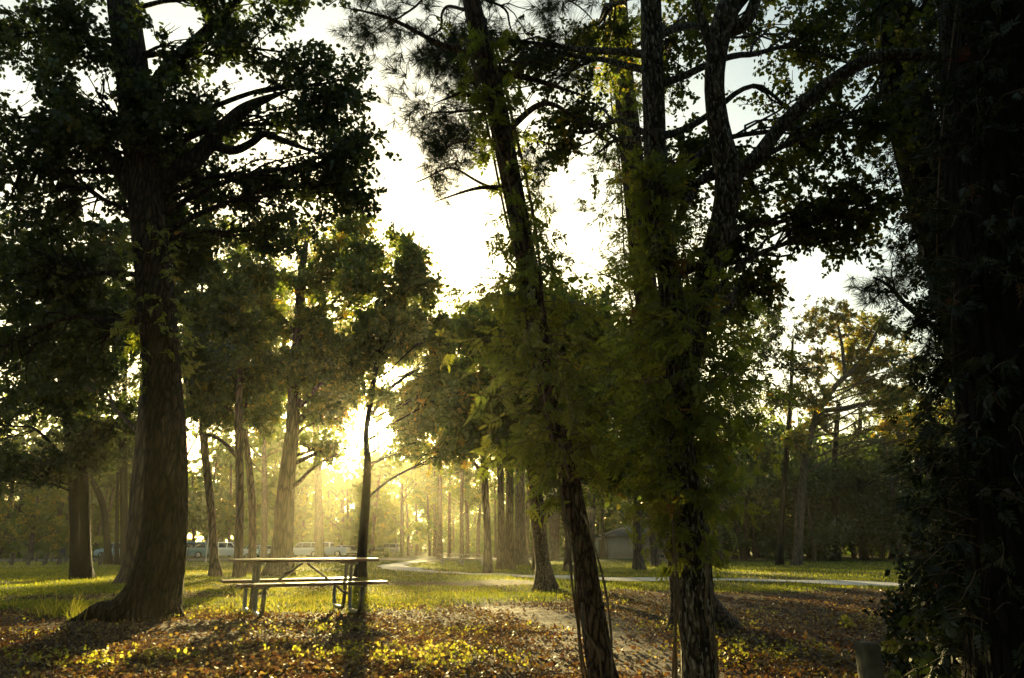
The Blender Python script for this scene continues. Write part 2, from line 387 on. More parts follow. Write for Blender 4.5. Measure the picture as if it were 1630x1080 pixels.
def grow(path, blobs, rng, nsub=9, ntwig=9, nleaf=14, lsize=.1, tpl='leaf', twl=.45, droop=.15, tint_shift=0.0,
         cull=1.0, sunw=1.0, attach_low=.15, wood_sides=6, bare=.25, limb_r=.4, flat=.5, minr=.006, clumpy=0.0):
    """limbs from the trunk into each blob, branches, twigs and leaves"""
    W = Wood(); LV = []; TN = []
    S = spline(path, 60)
    for b in blobs:
        c = np.array(b[0]); r = np.array(b[1]); dens = b[2] if len(b) > 2 else 1.0
        # attach at a point of the trunk below the blob centre
        dz = np.linalg.norm(S[:, :2] - c[:2], axis=1)
        want = c[2] - .55 * dz.min() - attach_low * r[2]
        j = int(np.argmin(np.abs(S[:, 2] - want) + .3 * dz)); j = min(max(j, 12), 57)
        A = S[j, :3]; L = np.linalg.norm(c - A); ra = min(S[j, 3] * limb_r * (0.6 + .4 * min(1, L / 3)), S[j, 3] * .8)
        tip = c + rng.normal(size=3) * r * .2
        limb = curve_paths(A[None], tip[None], rng, 10, sag=.06, wig=.10)[0]
        limb = spline(np.c_[limb, np.linspace(ra, max(ra * .28, minr * 1.5), 10)], 22)
        W.add(limb[None, :, :3], limb[None, :, 3], wood_sides + 2)
        ns = max(3, int(nsub * dens))
        dirs = unit(rng.normal(size=(ns, 3))); rad = rng.uniform(.35, 1, ns) ** .6
        T = c + dirs * rad[:, None] * r
        st = rng.uniform(.3, 1, ns) ** .7; si = (st * 21).astype(int); A2 = limb[si, :3]; r2 = np.maximum(limb[si, 3] * .55, minr)
        kp = keep_mask(T, rng, cull, sunw * .6); T, A2, r2 = T[kp], A2[kp], r2[kp]
        if len(T) == 0: continue
        SB = curve_paths(A2, T, rng, 8, sag=.05, wig=.22)
        RR = r2[:, None] * np.linspace(1, .3, 8)[None]; RR = np.maximum(RR, minr * .7)
        W.add(SB, RR, wood_sides)
        n = len(T); nt = ntwig
        u = bare + (1 - bare) * rng.random((n, nt)) ** .8; f = u * 7; i = np.minimum(f.astype(int), 6); fr = (f - i)[..., None]
        idx = np.arange(n)[:, None]
        B0 = SB[idx, i] * (1 - fr) + SB[idx, i + 1] * fr
        bd = unit(SB[idx, i + 1] - SB[idx, i])
        td = unit(bd * .7 + rng.normal(size=(n, nt, 3)) * .8 + np.array([0, 0, -droop]))
        tl = twl * rng.uniform(.5, 1.2, (n, nt, 1)); B1 = B0 + td * tl
        B0 = B0.reshape(-1, 3); B1 = B1.reshape(-1, 3)
        kp = keep_mask((B0 + B1) / 2, rng, cull, sunw)
        if clumpy:
            q = B0 * (2.6 / clumpy); nz = (np.sin(q[:, 0] + 1.3 * np.sin(q[:, 2])) + np.sin(q[:, 1] * 1.1 + q[:, 2] * .7 + 2) + np.sin(q[:, 2] * 1.3 - q[:, 0] * .5) ) / 3
            kp &= rng.random(len(B0)) < smooth(-.62, .0, nz)
        B0, B1 = B0[kp], B1[kp]
        if len(B0) == 0: continue
        TW = curve_paths(B0, B1, rng, 4, sag=-.03 - .1 * droop, wig=.15)
        W.add(TW, np.tile(np.array([1, .8, .55, .3]) * minr, (len(B0), 1)), 3)
        m = len(B0)
        uu = rng.uniform(.1, 1.0, (m, nleaf)); f = uu * 3; i = np.minimum(f.astype(int), 2); fr = (f - i)[..., None]; idx = np.arange(m)[:, None]
        Q = TW[idx, i] * (1 - fr) + TW[idx, i + 1] * fr
        axd = unit(unit(B1 - B0)[:, None] * .6 + rng.normal(size=(m, nleaf, 3)) * .75 + np.array([0, 0, -.25 - droop]))
        Q = (Q + rng.normal(size=Q.shape) * lsize * .35).reshape(-1, 3)
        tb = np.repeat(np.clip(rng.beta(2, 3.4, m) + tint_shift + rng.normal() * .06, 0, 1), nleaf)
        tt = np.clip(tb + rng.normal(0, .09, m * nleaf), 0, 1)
        V, F, tn = leaves(Q, axd.reshape(-1, 3), lsize * rng.uniform(.6, 1.25, m * nleaf), tpl, rng, tt, flat)
        LV.append((V, F)); TN.append(tn)
    return W.parts, LV, TN
def blob_px(px, py, rx, ry, Y, dY=None, dens=1.0):
    P = at(px, py, Y); k = depth(P) / FPX
    return (P, (rx * k, dY if dY else (rx + ry) / 2 * k, ry * k), dens)

TREE_N = 0
def tree(name, label, cat, rows, Y=None, blobs=(), group=None, bark=None, sides=20, rings=60, ridge=.05, flare=.4, flare_h=.3,
         leafmat=None, seed=None, extra_limbs=(), **kw):
    global TREE_N; TREE_N += 1
    rng = np.random.default_rng(seed or 100 + TREE_N)
    if Y is None and len(rows[0]) < 4:
        Y = hit(rows[0][0], rows[0][1])[1]
    path = foot(px_path(rows, Y))
    root = empty(name, (path[0, 0], path[0, 1], float(gz(path[0, 0], path[0, 1]))), 0, label, cat, group)
    off = np.array(root.location)
    tp = [trunk_mesh(path, sides, rings, rng, ridge, flare, flare_h)]
    for e in extra_limbs:
        ep = px_path(e[0], Y)
        if len(e) > 1: ep[0, :3] = e[1]
        S = spline(ep, 36); k = 12
        V, F = trunk_mesh(ep, 14, 40, rng, ridge * .8, 0, .1); tp.append((V, F))
    V, F = merge(tp); link_mesh('trunk', np_mesh('trunk', V - off, F, smooth_sh=True), bark or M_FAR, root)
    if blobs:
        bl = [blob_px(*b[:4], (b[4] if len(b) > 4 and b[4] else Y) , *(b[5:])) if not isinstance(b[0], (tuple, np.ndarray, list)) else b for b in blobs]
        W, LV, TN = grow(path, bl, rng, **kw)
        if W:
            V, F = merge(W); link_mesh('branches', np_mesh('branches', V - off, F, smooth_sh=True), bark or M_FAR, root)
        if LV:
            V, F = merge(LV); link_mesh('crown', np_mesh('crown', V - off, F, tint=np.concatenate(TN)), leafmat or M_MID, root)
    return root, path, Y
# ------------------------------------------------------------------ ground, path, car park
PATH_PX = [(1600, 941), (1480, 935.5), (1380, 931), (1200, 926.5), (1100, 924.5), (1000, 922.5), (900, 920.5), (800, 918), (720, 914), (665, 910.5), (636, 906), (624, 901.5), (640, 898), (672, 894), (700, 890.5), (720, 887.5)]
PATH_W = np.array([hit(*p)[:2] for p in PATH_PX])
PATH_S = spline(np.c_[PATH_W, np.zeros(len(PATH_W))], 160)[:, :2]
def path_dist(x, y):
    out = np.full(x.shape, 1e9); xf = x.ravel(); yf = y.ravel(); o = np.full(xf.shape, 1e9)
    for q in PATH_S[::2]: o = np.minimum(o, (xf - q[0]) ** 2 + (yf - q[1]) ** 2)
    return np.sqrt(o).reshape(x.shape)
def litter_edge(x): return np.interp(x, [-12, -7, -3, -1, .7, 2.0, 5, 9], [10.4, 10.4, 11.2, 12.2, 12.6, 15.2, 15.4, 15.5])
def grassness(x, y):
    g = smooth(-.8, .9, y - litter_edge(x) + .7 * sn(x, y, 1.2, 1))
    dirt = np.exp(-((y - 18.3) / 2.0) ** 2) * smooth(1.6, .2, x) * smooth(-9, -5, x)
    dirt = np.maximum(dirt, .8 * np.exp(-((y - 13.6) / .8) ** 2) * smooth(-3.6, -5.2, x))
    dirt = np.maximum(dirt, .55 * np.exp(-((y - 27) / 1.5) ** 2) * smooth(3, 6, x))
    dirt = np.maximum(dirt, .5 * smooth(.25, .9, sn(x, y, .5, 5)))
    g = g * (1 - np.clip(dirt * 1.1 + .3 * dirt * sn(x, y, 3, 2), 0, 1))
    g = g * smooth(.7, 1.3, path_dist(x, y))
    return np.clip(g, 0, 1)
def trail(x, y):   # bare trodden earth running off to the lower right
    cx = np.interp(y, [3, 5, 7, 9, 11, 13], [1.5, 1.45, 1.3, .9, .2, -1.2])
    return np.exp(-((x - cx) / (.34 + .03 * y)) ** 2) * smooth(13.5, 11, y)
def axis_grid(lo, hi, fine, growth, a, b):
    v = list(np.arange(a, b, fine)); s = fine; x = b
    while x < hi: v.append(x); s *= growth; x += s
    v.append(hi); s = fine; x = a
    while True:
        s *= growth; x -= s
        if x <= lo: break
        v.insert(0, x)
    v.insert(0, lo); return np.array(v)
gx = axis_grid(-700, 700, .13, 1.10, -9, 8); gy = axis_grid(-700, 700, .11, 1.06, 2.2, 17)
X, Y_ = np.meshgrid(gx, gy); 
def fine_relief(x, y):
    return .012 * sn(x, y, 5, 8) * smooth(20, 12, np.abs(y)) - .03 * trail(x, y)
def GZ(x, y): return gz(x, y) + fine_relief(np.asarray(x, float), np.asarray(y, float))
Z = GZ(X, Y_)
ny, nx = X.shape; V = np.stack([X, Y_, Z], -1).reshape(-1, 3)
ii = (np.arange(ny - 1)[:, None] * nx + np.arange(nx - 1)[None]).ravel()
F = np.stack([ii, ii + 1, ii + nx + 1, ii + nx], 1)
me = np_mesh('ground', V, [F], smooth_sh=True)
a = me.attributes.new('grass', 'FLOAT', 'POINT'); a.data.foreach_set('value', grassness(X, Y_).ravel().astype(np.float32))
a = me.attributes.new('trail', 'FLOAT', 'POINT'); a.data.foreach_set('value', trail(X, Y_).ravel().astype(np.float32))
m, t, out = new_mat('ground_soil')
tc = N(t, 'ShaderNodeTexCoord')
n1 = N(t, 'ShaderNodeTexNoise'); n1.inputs['Scale'].default_value = 3.5; n1.inputs['Detail'].default_value = 8; n1.inputs['Roughness'].default_value = .65
n2 = N(t, 'ShaderNodeTexNoise'); n2.inputs['Scale'].default_value = 30; n2.inputs['Detail'].default_value = 5
for n_ in (n1, n2): t.links.new(tc.outputs['Object'], n_.inputs['Vector'])
soil = ramp(t, [(.3, (.035, .022, .014)), (.5, (.075, .045, .026)), (.7, (.13, .085, .05))], n1.outputs[0])
gr = ramp(t, [(.3, (.03, .045, .012)), (.55, (.06, .075, .016)), (.75, (.12, .11, .035))], n1.outputs[0])
ta = ramp(t, [(.3, (.11, .085, .065)), (.7, (.22, .175, .13))], n2.outputs[0])
ag = N(t, 'ShaderNodeAttribute', attribute_name='grass'); at_ = N(t, 'ShaderNodeAttribute', attribute_name='trail')
x1 = N(t, 'ShaderNodeMix', data_type='RGBA'); t.links.new(ag.outputs['Fac'], x1.inputs[0]); t.links.new(soil, x1.inputs[6]); t.links.new(gr, x1.inputs[7])
x2 = N(t, 'ShaderNodeMix', data_type='RGBA'); t.links.new(at_.outputs['Fac'], x2.inputs[0]); t.links.new(x1.outputs[2], x2.inputs[6]); t.links.new(ta, x2.inputs[7])
p = N(t, 'ShaderNodeBsdfPrincipled'); p.inputs['Roughness'].default_value = .95; p.inputs['Specular IOR Level'].default_value = .1
t.links.new(x2.outputs[2], p.inputs['Base Color'])
ad = N(t, 'ShaderNodeMath', operation='MULTIPLY_ADD'); ad.inputs[1].default_value = .4; t.links.new(n2.outputs[0], ad.inputs[0]); t.links.new(n1.outputs[0], ad.inputs[2])
b = N(t, 'ShaderNodeBump'); b.inputs['Strength'].default_value = .8; b.inputs['Distance'].default_value = .05; t.links.new(ad.outputs[0], b.inputs['Height'])
t.links.new(b.outputs[0], p.inputs['Normal']); t.links.new(p.outputs[0], out.inputs['Surface'])
tag(link_mesh('ground', me, m), kind='structure')

def strip(name, pts, w, lift, mat, wn=0.0):
    S = spline(np.c_[pts, np.zeros(len(pts))], 220)[:, :2]; T = np.gradient(S, axis=0); T /= np.linalg.norm(T, axis=1)[:, None]; Nn = np.c_[-T[:, 1], T[:, 0]]
    k = 5; u = np.linspace(-1, 1, k); r = np.random.default_rng(3); rows = []
    ww = w / 2 * (1 + wn * np.sin(np.arange(len(S)) * .35) * .5)
    P = S[:, None] + Nn[:, None] * (u[None, :, None] * ww[:, None, None])
    z = GZ(P[..., 0], P[..., 1]) + lift; V = np.concatenate([P, z[..., None]], -1).reshape(-1, 3)
    ii = (np.arange(len(S) - 1)[:, None] * k + np.arange(k - 1)[None]).ravel(); F = np.stack([ii, ii + 1, ii + k + 1, ii + k], 1)
    return tag(link_mesh(name, np_mesh(name, V, [F], smooth_sh=True), mat), kind='structure')
M_PATH = plain('pale_gravel', (.42, .38, .33), .85, 0, .25, 6, .6)
M_ASPH = plain('asphalt', (.07, .068, .065), .8, 0, .3, 9, .4)
strip('footpath', PATH_W, 1.7, .03, M_PATH, .15)
RY = 44.0
strip('road', [(-75, 42), (-45, 42.5), (-28, 44), (-21, 50), (-18, 62), (-14, 74)], 4.0, .03, M_ASPH)
strip('car_park', [(-60, 66), (-40, 71), (-20, 75), (-4, 79), (6, 84)], 13, .05, M_ASPH)

# ------------------------------------------------------------------ haze, far woods and woods added for shade
m, t, out = new_mat('morning_mist'); pv = N(t, 'ShaderNodeVolumePrincipled')
pv.inputs['Color'].default_value = (.97, .90, .66, 1); pv.inputs['Density'].default_value = HAZE_D; pv.inputs['Anisotropy'].default_value = 0.80
t.links.new(pv.outputs[0], out.inputs['Volume'])
bx = np.array([(x, y, z) for z in (-2.0, 31.0) for x, y in ((-720, -720), (720, -720), (720, 720), (-720, 720))], float)
F = np.array([(3, 2, 1, 0), (4, 5, 6, 7), (0, 1, 5, 4), (1, 2, 6, 5), (2, 3, 7, 6), (3, 0, 4, 7)])
tag(link_mesh('haze', np_mesh('haze', bx, [F]), m), kind='stuff')

def woods(name, mat, spots, rng, nclump, lsize, seed_h=(9, 16), cull=True, low=.18):
    """far-off wood that reads as one mass"""
    tr = []; LVp = []; TNn = []
    for (x, y) in spots:
        h = rng.uniform(*seed_h); r = rng.uniform(.12, .28); z = float(gz(x, y))
        pth = np.array([[x, y, z - .1, r], [x + rng.normal() * .3, y, z + h * .5, r * .7], [x + rng.normal() * .6, y, z + h * .95, r * .2]])
        S = spline(pth, 8); tr.append(tubes(S[None, :, :3], S[None, :, 3], 6))
        nb = 7; c = np.c_[x + rng.normal(0, h * .13, nb), y + rng.normal(0, h * .13, nb), z + h * rng.uniform(low + .12, .95, nb)]
        rr = h * rng.uniform(.09, .17, nb)
        k = rng.integers(0, nb, nclump); d = unit(rng.normal(size=(nclump, 3))) * (rng.random(nclump) ** .4)[:, None]
        Pn = c[k] + d * rr[k][:, None] * np.array([1.25, 1.25, .85])
        q = Pn * .9; nz = (np.sin(q[:, 0] + 1.3 * np.sin(q[:, 2])) + np.sin(q[:, 1] + q[:, 2] * .7 + x) + np.sin(q[:, 2] * 1.3 - q[:, 0] * .5)) / 3; Pn = Pn[rng.random(len(Pn)) < smooth(-.45, .1, nz)]
        if cull == 'out':      # stays behind and above what the view takes in
            qx, qy = project(Pn); Pn = Pn[(depth(Pn) < .3) | (qx < -90) | (qx > 1720) | (qy < -90)]
        elif cull: Pn = Pn[keep_mask(Pn, rng, 1.0, .72)]
        n = len(Pn); tt = np.clip(rng.beta(2, 3, n) * .75 + rng.normal() * .12, 0, 1)
        V, F, tn = leaves(Pn, rng.normal(size=(n, 3)) + [0, 0, -.3], lsize * rng.uniform(.6, 1.3, n), 'leaf', rng, tt, .3)
        LVp.append((V, F)); TNn.append(tn)
    V1, F1 = merge(tr); V2, F2 = merge(LVp)
    Fq = {}
    me = np_mesh(name, np.concatenate([V1, V2]), F1 + [f + len(V1) for f in F2], tint=np.concatenate([np.full(sum(len(f) for f in F1), -1.0)] + TNn))
    mi = np.concatenate([np.zeros(sum(len(f) for f in F1)), np.ones(sum(len(f) for f in F2))]).astype(np.int32)
    o = link_mesh(name, me, M_FAR); me.materials.append(mat); me.polygons.foreach_set('material_index', mi); me.update()
    return tag(o, kind='stuff')
rw = np.random.default_rng(5)
sp = []
for i in range(330):
    an = rw.uniform(-1.0, 1.0); d = rw.uniform(96, 150); x_, y_ = d * math.sin(an), d * math.cos(an); pxx = CX + FPX * x_ / (y_ * CT)
    if 600 < pxx < 790: d = rw.uniform(175, 240); x_, y_ = d * math.sin(an), d * math.cos(an)
    sp.append((x_, y_))
o = woods('distant_woods', M_MID, sp, rw, 800, .85, (12, 22), True, -.14); tag(o, 'hazy far-off wood closing the view beyond the car park', 'woods')
sp = []
for i in range(60):
    pxx = rw.uniform(1100, 1800); y_ = rw.uniform(64, 88); sp.append(((pxx - CX) / FPX * y_ * CT, y_))
o = woods('dark_wood', M_OAK, sp, rw, 3000, .30, (8, 15), True, .0); tag(o, 'dense dark wood with undergrowth behind the right-hand lawn', 'woods')
sp = []
for i in range(46):
    an = rw.uniform(.9, 2 * math.pi - .9); d = rw.uniform(4, 40) ; x, y = d * math.sin(an), d * math.cos(an)
    if y < -2.5 : sp.append((x, y))
sp += [(-7, -2.6), (-3, -3.4), (1, -2.8), (5, -3.2), (9, -2.4), (-11, -3), (13, -4), (3, -6), (-5, -6.5), (14, 0), (-17, -1)]  # unseen trees added here to block sky light from behind and overhead
o = woods('added_shade_woods', M_OAK, sp, rw, 3400, .30, (14, 21), 'out', .12); tag(o, 'unseen wood added around and behind the viewpoint to dim the sky light', 'woods')
# ------------------------------------------------------------------ foreground trees
D_A = hit(232, 985)[1]
A_rows = [(222, 990, 91.1), (243, 940, 78.1), (256, 880, 70.7), (263, 800, 65.1), (264, 700, 61.4), (259, 600, 57.7), (252, 500, 57.7), (243, 400, 57.7), (232, 300, 57.7), (222, 200, 57.7), (208, 100, 53.9), (196, 0, 50.2), (188, -120, 44.6), (184, -260, 35.3), (170, -600, 4)]
A_root, A_path, _ = tree('oak_tree', 'massive dark furrowed oak at the left of the picnic table with spreading roots', 'tree', A_rows, D_A,
   blobs=[(250, 330, 70, 60, D_A + .9), (300, 250, 70, 60, D_A+.6, None, .8), (0, 560, 90, 110, D_A + 1.5), (150, 560, 70, 80, D_A + 1.8, None, .8), (20, 60, 110, 100, D_A), (10, 420, 100, 120, D_A + .6), (250, 180, 80, 80, D_A - .4), (280, 400, 60, 60, D_A + .8), (400, 0, 100, 60, D_A), (130, 60, 110, 90, D_A - .6), (40, 170, 110, 110, D_A - .3), (60, 330, 120, 110, D_A + .2), (-60, 250, 120, 200, D_A), (120, 250, 90, 90, D_A + .5),
          (310, 60, 90, 80, D_A - .2), (440, 70, 90, 70, D_A + .2, None, .9), (540, 130, 75, 70, D_A + .3, None, .9), (575, 240, 50, 70, D_A + .2, None, .9), (520, 190, 60, 50, D_A + .4, None, .8),
          (420, 200, 60, 35, D_A + .1, None, .6), (350, 170, 50, 60, D_A, None, .7), (560, 300, 55, 40, D_A + .5, None, .8), (480, 275, 70, 45, D_A + .4, None, .6), (360, 300, 70, 55, D_A + .5, None, .8),
          (90, 450, 110, 80, D_A + 1.2), (200, -100, 260, 110, D_A), (420, -80, 180, 90, D_A), (440, 360, 90, 45, D_A + 1.5, None, .7), (150, 140, 80, 100, D_A - 1)],
   bark=M_BARK, sides=110, rings=260, ridge=.045, flare=.42, flare_h=.30, leafmat=M_OAK, seed=11, nsub=19, ntwig=14, nleaf=13, lsize=.085, tpl='oak', twl=.34, minr=.004, tint_shift=-.08, limb_r=.2, clumpy=.8,
   extra_limbs=[([(245, 300, 34), (300, 262, 30), (335, 228, 27), (365, 195, 24), (400, 168, 18), (470, 140, 1)],), ([(335, 228, 20), (370, 240, 15), (400, 228, 13), (420, 214, 12), (445, 222, 11), (480, 235, 7), (520, 250, 1)],),
                ([(225, 330, 30), (170, 235, 22), (110, 200, 18), (60, 220, 14), (10, 330, 1)],), ([(236, 950, 46), (190, 968, 34), (155, 972, 26), (128, 986, 18), (80, 1004, 8)],), ([(262, 960, 40), (285, 985, 22), (300, 1000, 8)],), ([(218, 210, 34), (260, 120, 26), (330, 50, 20), (430, -50, 2)],)])

# pine leaning over at the centre, foot below the frame
D_C = 4.55
C_rows = [(987, 1165, 52), (960, 1070, 47), (948, 1000, 44), (940, 950, 41), (930, 880, 37), (914, 795, 33), (904, 740, 32), (884, 670, 33), (868, 600, 33), (857, 530, 34), (848, 470, 34), (836, 400, 33), (822, 330, 34), (808, 260, 34), (792, 180, 34), (775, 100, 33), (756, 30, 32), (738, -60, 28), (715, -200, 22), (690, -420, 3)]
C_root, C_path, _ = tree('pine_tree', 'slender leaning pine with platy bark just right of centre, wrapped in creeper', 'tree', C_rows, D_C,
   blobs=[(640, 60, 110, 60, D_C+1.5, None, 1.2), (660, 180, 60, 60, D_C+1.0, None, .9), (705, 230, 50, 60, D_C+.9, None, .8), (700, 60, 80, 60, D_C+1.3), (730, 130, 70, 70, D_C+1, None, .9), (690, 300, 55, 60, D_C+.9, None, .55), (680, 100, 60, 60, D_C+1.2), (745, 230, 60, 70, D_C+.8, None, .8), (820, 60, 90, 90, D_C+1.6), (930, 30, 90, 70, D_C+1.4), (760, 40, 110, 80, D_C+1.6), (890, 130, 90, 90, D_C+1.2, None, .9), (860, 300, 70, 60, D_C+1, None, .5), (540, 10, 110, 40, D_C+2, None, .7), (850, -60, 160, 80, D_C+1)],
   leafmat=M_NEED, tpl='tuft', lsize=.15, nsub=7, ntwig=5, nleaf=3, twl=.22, minr=.004, cull=.55, limb_r=.25, droop=.1, bark=M_PINE, sides=90, rings=260, ridge=.05, flare=.25, flare_h=.15, seed=21,
   extra_limbs=[([(775, 95, 12), (700, 70, 8), (620, 30, 6), (540, 10, 1)],), ([(792, 170, 11), (740, 150, 8), (690, 165, 1)],), ([(815, 300, 10), (760, 300, 6), (690, 322, 1)],), ([(800, 215, 12), (870, 165, 9), (950, 215, 1)],), ([(780, 110, 12), (860, 130, 9), (950, 160, 1)],)])

# twin-stemmed tree at the right of centre
D_D = 4.7
D_rows = [(1118, 1165, 66), (1114, 1080, 60), (1110, 1000, 58), (1106, 900, 57), (1095, 800, 54), (1083, 720, 50), (1080, 650, 50), (1086, 590, 52), (1080, 540, 40), (1066, 450, 38), (1052, 360, 38), (1044, 280, 36), (1041, 180, 36), (1038, 80, 36), (1036, 0, 34), (1030, -150, 28), (1020, -460, 3)]
D_root, D_path, _ = tree('forked_tree', 'pale-flecked forked tree right of centre with a limb arching over to the right', 'tree', D_rows, D_D,
   blobs=[(960, 60, 90, 90, 6.4), (950, 230, 70, 90, 6.0, None, .8), (880, 210, 60, 80, 6.2, None, .7), (820, 120, 60, 80, 6.2, None, .7), (740, 90, 50, 70, 6.3, None, .5), (1080, 90, 80, 110, 6.5), (1090, 260, 70, 80, 6), (1230, 60, 110, 80, 6.2), (1260, 190, 100, 90, 6.6), (1360, 60, 90, 80, 6), (1350, 200, 90, 90, 5.6), (1260, 300, 110, 70, 6.4),
          (1370, 320, 90, 60, 5.6), (1180, 380, 70, 60, 6), (1330, 380, 90, 45, 5.8, None, .7), (1120, -60, 260, 80, 5.6), (1440, 160, 80, 150, 5.2, None, .8), (1210, 470, 50, 60, 6, None, .7)],
   leafmat=M_CAN, tpl='leaf', lsize=.045, nsub=15, ntwig=13, nleaf=15, twl=.26, minr=.003, cull=.85, limb_r=.4, droop=.35, tint_shift=-.03, clumpy=.6, bark=M_LICH, sides=100, rings=260, ridge=.04, flare=.25, flare_h=.15, seed=22,
   extra_limbs=[([(1088, 610, 44), (1108, 520, 42), (1132, 420, 42), (1155, 340, 42), (1160, 275, 44), (1146, 210, 36), (1138, 140, 34), (1144, 70, 36), (1160, 10, 40), (1190, -60, 32), (1215, -400, 3)],),
                ([(1160, 285, 30), (1200, 255, 26), (1240, 205, 24), (1280, 165, 23), (1330, 125, 22), (1385, 95, 22), (1450, 88, 20), (1530, 100, 14), (1640, 130, 2)],),
                ([(1140, 90, 22), (1120, 40, 16), (1090, -60, 2)],), ([(1150, 50, 24), (1195, 20, 22), (1240, -150, 2)],)])

# pine behind it
D_E = hit(1122, 1000)[1]
E_rows = [(1118, 1004, 84), (1100, 940, 62), (1086, 870, 52), (1072, 780, 46), (1060, 700, 44), (1046, 600, 42), (1032, 500, 40), (1020, 400, 40), (1010, 300, 38), (1000, 200, 36), (990, 100, 34), (984, 0, 32), (975, -150, 26), (960, -500, 3)]
tree('pine_tree', 'brown straight pine standing directly behind the forked tree', 'tree', E_rows, D_E,
   blobs=[(1180, 520, 70, 50, 8.2, None, .7), (1200, 620, 60, 60, 8.4, None, .8), (1190, 720, 60, 50, 8.2, None, .7), (1000, 520, 60, 50, 8.0, None, .7), (980, 620, 60, 50, 8.4, None, .7), (1080, 480, 60, 50, 8.6, None, .7), (960, 440, 60, 40, 8.3, None, .5)],
   leafmat=M_VINE, tpl='pin', lsize=.12, nsub=8, ntwig=7, nleaf=4, twl=.35, minr=.003, droop=.5, clumpy=.6, limb_r=.25, bark=M_PINE, sides=64, rings=180, ridge=.06, flare=.5, flare_h=.25, seed=23)
# big pine and black trunk at the right edge
D_F = 6.2
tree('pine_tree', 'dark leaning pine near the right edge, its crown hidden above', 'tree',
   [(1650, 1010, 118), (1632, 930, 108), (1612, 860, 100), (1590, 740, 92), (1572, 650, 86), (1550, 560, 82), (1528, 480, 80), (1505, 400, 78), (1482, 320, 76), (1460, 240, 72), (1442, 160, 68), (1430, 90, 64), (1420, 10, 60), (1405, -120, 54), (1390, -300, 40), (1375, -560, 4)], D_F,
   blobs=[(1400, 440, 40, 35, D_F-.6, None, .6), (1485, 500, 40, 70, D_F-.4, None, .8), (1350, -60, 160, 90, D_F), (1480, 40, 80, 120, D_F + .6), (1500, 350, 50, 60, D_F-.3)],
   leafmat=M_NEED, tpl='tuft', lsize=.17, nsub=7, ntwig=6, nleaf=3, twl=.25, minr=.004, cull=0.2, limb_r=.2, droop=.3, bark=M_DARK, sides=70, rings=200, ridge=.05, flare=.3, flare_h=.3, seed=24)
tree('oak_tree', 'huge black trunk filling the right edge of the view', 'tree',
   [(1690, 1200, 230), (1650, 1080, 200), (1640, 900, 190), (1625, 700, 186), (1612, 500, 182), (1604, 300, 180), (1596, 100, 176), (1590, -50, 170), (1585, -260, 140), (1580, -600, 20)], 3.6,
   blobs=[(1560, -60, 260, 160, 4.5), (1640, 180, 120, 140, 4.6)], bark=M_DARK, sides=80, rings=200, ridge=.04, flare=.3, flare_h=.3, leafmat=M_OAK, seed=25, nsub=11, ntwig=11, nleaf=12, lsize=.07, tpl='leaf', twl=.3, minr=.004)
